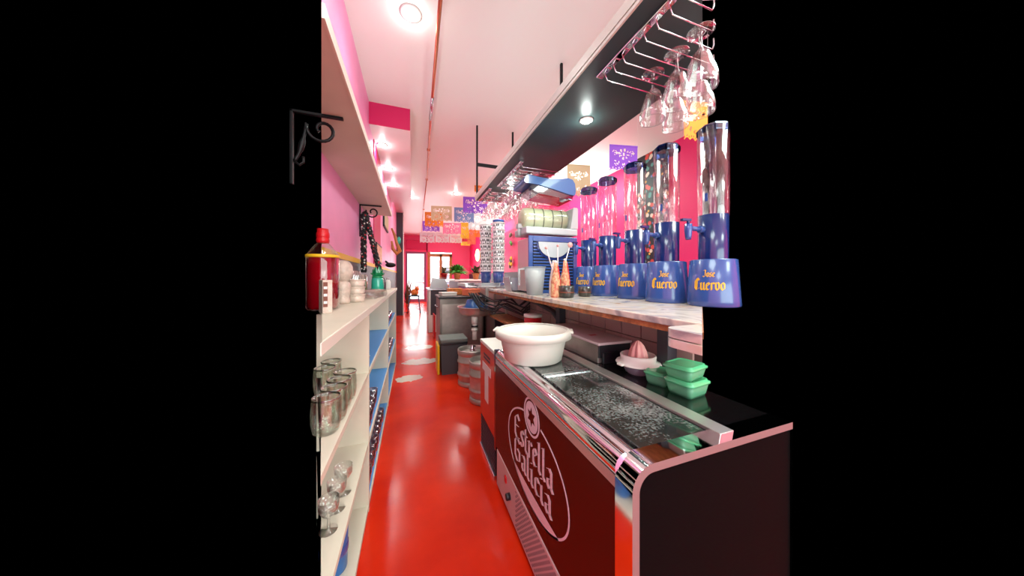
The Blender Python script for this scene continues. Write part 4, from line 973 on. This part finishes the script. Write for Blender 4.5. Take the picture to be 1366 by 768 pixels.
def plant(loc, label, r, h, m, potm, n=60, droop=.3):
    t = thing('potted_plant', label, 'plant', loc)
    S('pot', MB().lathe([(.001, 0), (.06, 0), (.085, .13), (.092, .13), (.092, .16), (.08, .16), (.075, .12), (.001, .12)], n=24, cap=False), potm, t)
    f = MB()
    for k in range(n):
        a = random.uniform(0, 2*PI); el = random.uniform(.1, 1.3); L = random.uniform(.5, 1)*r
        d = Vector((math.cos(a)*math.cos(el), math.sin(a)*math.cos(el), math.sin(el)*h/r)); b = Vector((0, 0, .13)); c_ = b+d*L*.6; tip = b+d*L-Vector((0, 0, droop*L*.4))
        s_ = Vector((-math.sin(a), math.cos(a), 0))*.036
        f.add([b, c_+s_, tip, c_-s_, c_+Vector((0, 0, .012))], [(0, 1, 4), (1, 2, 4), (2, 3, 4), (3, 0, 4)])
    o = S('foliage', f, m, t); o['kind'] = 'stuff'
plant((1.02, 6.75, 1.285), 'bright green bushy plant in a terracotta pot on the far bar top', .36, .36, 'leaf', 'terracotta', 170, .6)
plant((1.5, 6.85, 1.285), 'thin reddish green plant in a pot right of the bushy one', .3, .36, 'dark_leaf', 'terracotta', 45)
plant((.80, 7.6, 1.285), 'small dark leafed plant in a red pot left of the bushy one', .2, .3, 'dark_leaf', 'red_plastic', 30)

# blue stool with figurine, by the door
t = thing('blue_stool', 'blue metal stool near the glass door', 'stool', (.06, 11.0, 0))
S('seat', MB().box(-.19, .19, -.17, .17, .62, .66), 'stool_blue', t, .015)
for sx in (-1, 1):
    for sy in (-1, 1): S('leg', MB().tube([(sx*.16, sy*.14, .62), (sx*.22, sy*.2, 0)], .018, 8), 'stool_blue', t)
S('crossbar', MB().box(-.18, .18, -.17, -.15, .52, .54), 'stool_blue', t)
t = thing('animal_figurine', 'orange painted animal figurine with a raised tail on the blue stool', 'figurine', (.06, 11.0, .66))
S('body', MB().ball((.02, 0, .11), .14, .1, .12, 16, 10).ball((.1, -.02, .24), .08, .08, .08, 14, 8).ball((.06, -.02, .32), .018, .015, .035).ball((.14, -.02, .32), .018, .015, .035)
  .tube([(.1, -.06, .1), (.1, -.08, .0)], .025).tube([(-.06, -.05, .1), (-.07, -.07, 0)], .025), 'orange_paint', t)
S('tail', MB().tube([(-.1, .02, .1), (-.15, .02, .25), (-.12, .02, .4), (-.08, .02, .5)], [.03, .028, .022, .01], 10), 'brown', t)
plant((-.2, 13.0, 0), 'tall slim plant on the floor left of the glass door', .26, 1.3, 'dark_leaf', 'terracotta', 60, .0)

# wall lamp and paper flowers on the right side
t = thing('wall_lamp', 'glowing flower shaped wall lamp on the far pink wall', 'lamp', (3.09, 13.3, 2.1))
S('backplate', MB().box(-.03, 0, -.25, .25, .1, .5), 'wood', t, .01)
S('shade', MB().ball((-.1, 0, .3), .1, .16, .3, 14, 10), 'lamp_warm', t)
l = bpy.data.lights.new('wall_lamp_bulb', 'POINT'); l.energy = 12; l.color = (1, .85, .6); l.shadow_soft_size = .1
o = bpy.data.objects.new('wall_lamp_bulb', l); o.location = (2.85, 13.3, 2.4); col.objects.link(o)
for z, lab, m_ in ((2.35, 'green paper flowers on the wall left of the slush machine, upper cluster', 'leaf'), (1.55, 'yellow and dark paper flowers on the wall left of the slush machine, lower cluster', 'yellow_plastic')):
    t = thing('paper_flowers', lab, 'ornament', (3.06, 8.6, z)); f = MB(); g = MB()
    for k in range(6): (f if k % 2 else g).ball((-.03, random.uniform(-.1, .1), random.uniform(0, .4)), .03, .07, .07, 10, 6)
    S('petals', f, m_, t); S('hearts', g, 'dark_leaf', t)

# ================================================================== HANGING GOBLETS AND RACKS
def goblet(label, loc, group):
    t = thing('hanging_goblet', label, 'goblet', loc, 0, group)
    S('foot', MB().lathe([(.001, .002), (.05, 0), (.054, .002), (.054, .004), (.012, .008), (.006, .006)], n=24, cap=False).xf(Matrix.Scale(-1, 4, (0, 0, 1))), 'glass', t)
    S('stem', MB().lathe([(.012, -.006), (.0055, -.02), (.0055, -.065), (.009, -.075), (.012, -.09)], n=12, cap=False), 'glass', t)
    S('bowl', MB().lathe([(.001, -.085), (.02, -.088), (.034, -.105), (.042, -.13), (.046, -.15), (.058, -.175), (.066, -.21), (.066, -.245), (.064, -.25), (.061, -.245), (.062, -.21), (.054, -.178), (.042, -.152), (.038, -.13), (.03, -.108), (.001, -.092)], n=28, cap=False), 'glass', t)
    return t
def rack(y0, y1, label, n, x0=.985, x1a=1.44):
    t = thing('glass_rack', label, 'glass rack', (x0, y0, sz0))
    S('mount_bar', MB().box(-.02, .02, 0, y1-y0, -.02, 0), 'chrome', t, .004)
    for k in range(n):
        y = (y1-y0)*(k+.3)/n; x1 = min(x1a, 1.46*(y0+y))
        S('wire', MB().tube([(0, y, -.018), (.02, y, -.055), (x1-x0, y, -.055), (x1-x0+.01, y, -.03), (x1-x0+.01, y, 0)], .003, 6), 'chrome', t)
rack(.76, 1.30, 'chrome wire glass rack under the near end of the overhead shelf', 8)
rack(2.5, 3.28, 'chrome wire glass rack above the slush machine', 10, 1.0)
rack(3.38, 4.0, 'chrome wire glass rack at the far end of the overhead shelf', 7, .93)
gz = sz0-.055
G = goblet('clear goblet hanging upside down near the right border, leftmost', (1.20, 1.13, gz), 'goblets on the near rack')
for (x, y, l) in [(1.20, .99, 'clear goblet hanging just right of the leftmost one'), (1.37, 1.14, 'clear goblet hanging behind the leftmost pair'), (1.19, .865, 'large clear goblet cut by the right border, highest'),
                  (1.37, 1.0, 'clear goblet hanging at the right border below the highest')]:
    dup(G, (x, y, gz), 0, l, 'goblets on the near rack')
for i in range(5):
    for j in range(3):
        dup(G, (1.06+.15*j, 2.63+.135*i, gz), 0, 'clear goblet hanging above the slush machine, %s row from near end, %s' % (ORD[i], ('left', 'middle', 'right')[j]), 'goblets above the slush machine')
for i in range(4):
    for j in range(3):
        dup(G, (1.0+.15*j, 3.47+.15*i, gz), 0, 'clear goblet hanging above the paper cup stacks, %s row from near end, %s' % (ORD[i], ('left', 'middle', 'right')[j]), 'goblets at the far end of the shelf')

# ================================================================== PAPEL PICADO
def flag(u, v, wpx, hpx, color, T, label, rz=0):
    p = at(u, v-hpx/2, T); W = wpx*T/F; H = hpx*T/F; nx, ny = 30, 24
    t = thing('paper_flag', label, 'paper flag', p, -YAW*.6+rz, 'cut paper flags under the ceiling')
    vs = []; fs = []
    for j in range(ny+1):
        for i in range(nx+1):
            x = (i/nx-.5)*W; b = abs(math.sin(i/nx*PI*4))*.07*H; z = -(H-b)*j/ny; vs.append((x, .012*math.sin(i/nx*5+u)*W*3*(j/ny), z))
    n1 = nx+1; hol = [(.5, .36, .2, .1), (.2, .3, .1, .05), (.8, .3, .1, .05), (.25, .72, .1, .05), (.5, .78, .08, .04), (.75, .72, .1, .05)]
    for j in range(ny):
        for i in range(nx):
            cx, cy = (i+.5)/nx, (j+.5)/ny; cut = False
            for (hx, hy, ro, ri) in hol:
                d = math.hypot((cx-hx), (cy-hy)*H/W); a = math.atan2(cy-hy, cx-hx)
                if ri < d < ro*.95 and math.sin(a*8) > .1: cut = True
                if d < ri*.5: cut = True
            if .9 < cy < .94 and i % 3 == 0: cut = True
            if not cut: a = j*n1+i; fs.append((a, a+1, a+n1+1, a+n1))
    m_ = MB().add(vs, fs); o = S('sheet', m_, 'paper_'+color, t)
    sm = o.modifiers.new('thickness', 'SOLIDIFY'); sm.thickness = .0012
    S('top_hem', MB().box(-W/2, W/2, -.003, .003, -.012*max(1, H*3), .003), 'paper_'+color, t)
    return p, W
FL = [(832, 211, 40, 34, 'purple', 3.3, 'purple cut paper flag hanging above the second drink tower'),
      (928, 162, 36, 52, 'orange', 2.5, 'orange cut paper flag behind the goblets at the right border'),
      (772, 241, 32, 42, 'cream', 4.0, 'cream cut paper flag hanging right of the blue machine lid'),
      (634, 274, 32, 22, 'purple', 6.3, 'purple cut paper flag left of the far goblets, under the shelf end'),
      (644, 249, 22, 16, 'orange', 6.8, 'orange paper flag seen between the rod and the shelf'),
      (619, 287, 26, 20, 'steelblue', 7.0, 'grey blue paper flag left of the purple one'),
      (589, 285, 27, 20, 'cream', 7.2, 'beige paper flag under the small ceiling downlight'),
      (579, 293, 24, 20, 'orange', 7.9, 'orange paper flag half behind the beige one'),
      (575, 302, 22, 14, 'purple', 8.6, 'small purple paper flag below the orange one by the pipe'),
      (637, 296, 24, 23, 'white', 7.4, 'white paper flag below the purple one'),
      (603, 305, 24, 15, 'rose', 8.2, 'rose paper flag below the beige one'),
      (570, 317, 19, 14, 'white', 9.4, 'small white paper flag, leftmost over the door'),  # white sheets standing in for bright reflections at the door transom
      (590, 317, 18, 14, 'white', 9.4, 'small white paper flag, middle over the door'),
      (608, 318, 16, 13, 'white', 9.4, 'small white paper flag, rightmost over the door'),
      (620, 308, 11, 22, 'yellow', 8.8, 'narrow yellow paper flag right of the rose one'),
      (629, 315, 11, 24, 'salmon', 9.2, 'salmon paper flag right of the yellow one'),
      (642, 312, 18, 9, 'orange', 7.8, 'orange paper flag beside the paper cup stacks'),
      (621, 325, 12, 5, 'yellow', 9.9, 'tiny yellow paper flag farthest away'),
      (706, 180, 16, 18, 'orange', 4.6, 'orange paper flag peeping over the overhead shelf edge'),
      (776, 92, 12, 14, 'rose', 3.0, 'pink paper flag peeping over the overhead shelf edge near the black rod')]
for f in FL:
    p, W = flag(*f); up = CEIL-p.z
    a = -YAW*.6; dx, dy = math.cos(a)*W/2, math.sin(a)*W/2
    g = MB()
    for s_ in (-1, 1): g.tube([(p.x+s_*dx, p.y+s_*dy, p.z), (p.x+s_*dx, p.y+s_*dy, CEIL)], .0012, 4)
    tag(g.build('hanging_thread', 'white_paint'), ('fine threads holding the '+f[6]).replace('cut paper flag hanging', 'flag').replace('paper flag', 'flag'), 'thread', 'threads of the paper flags')
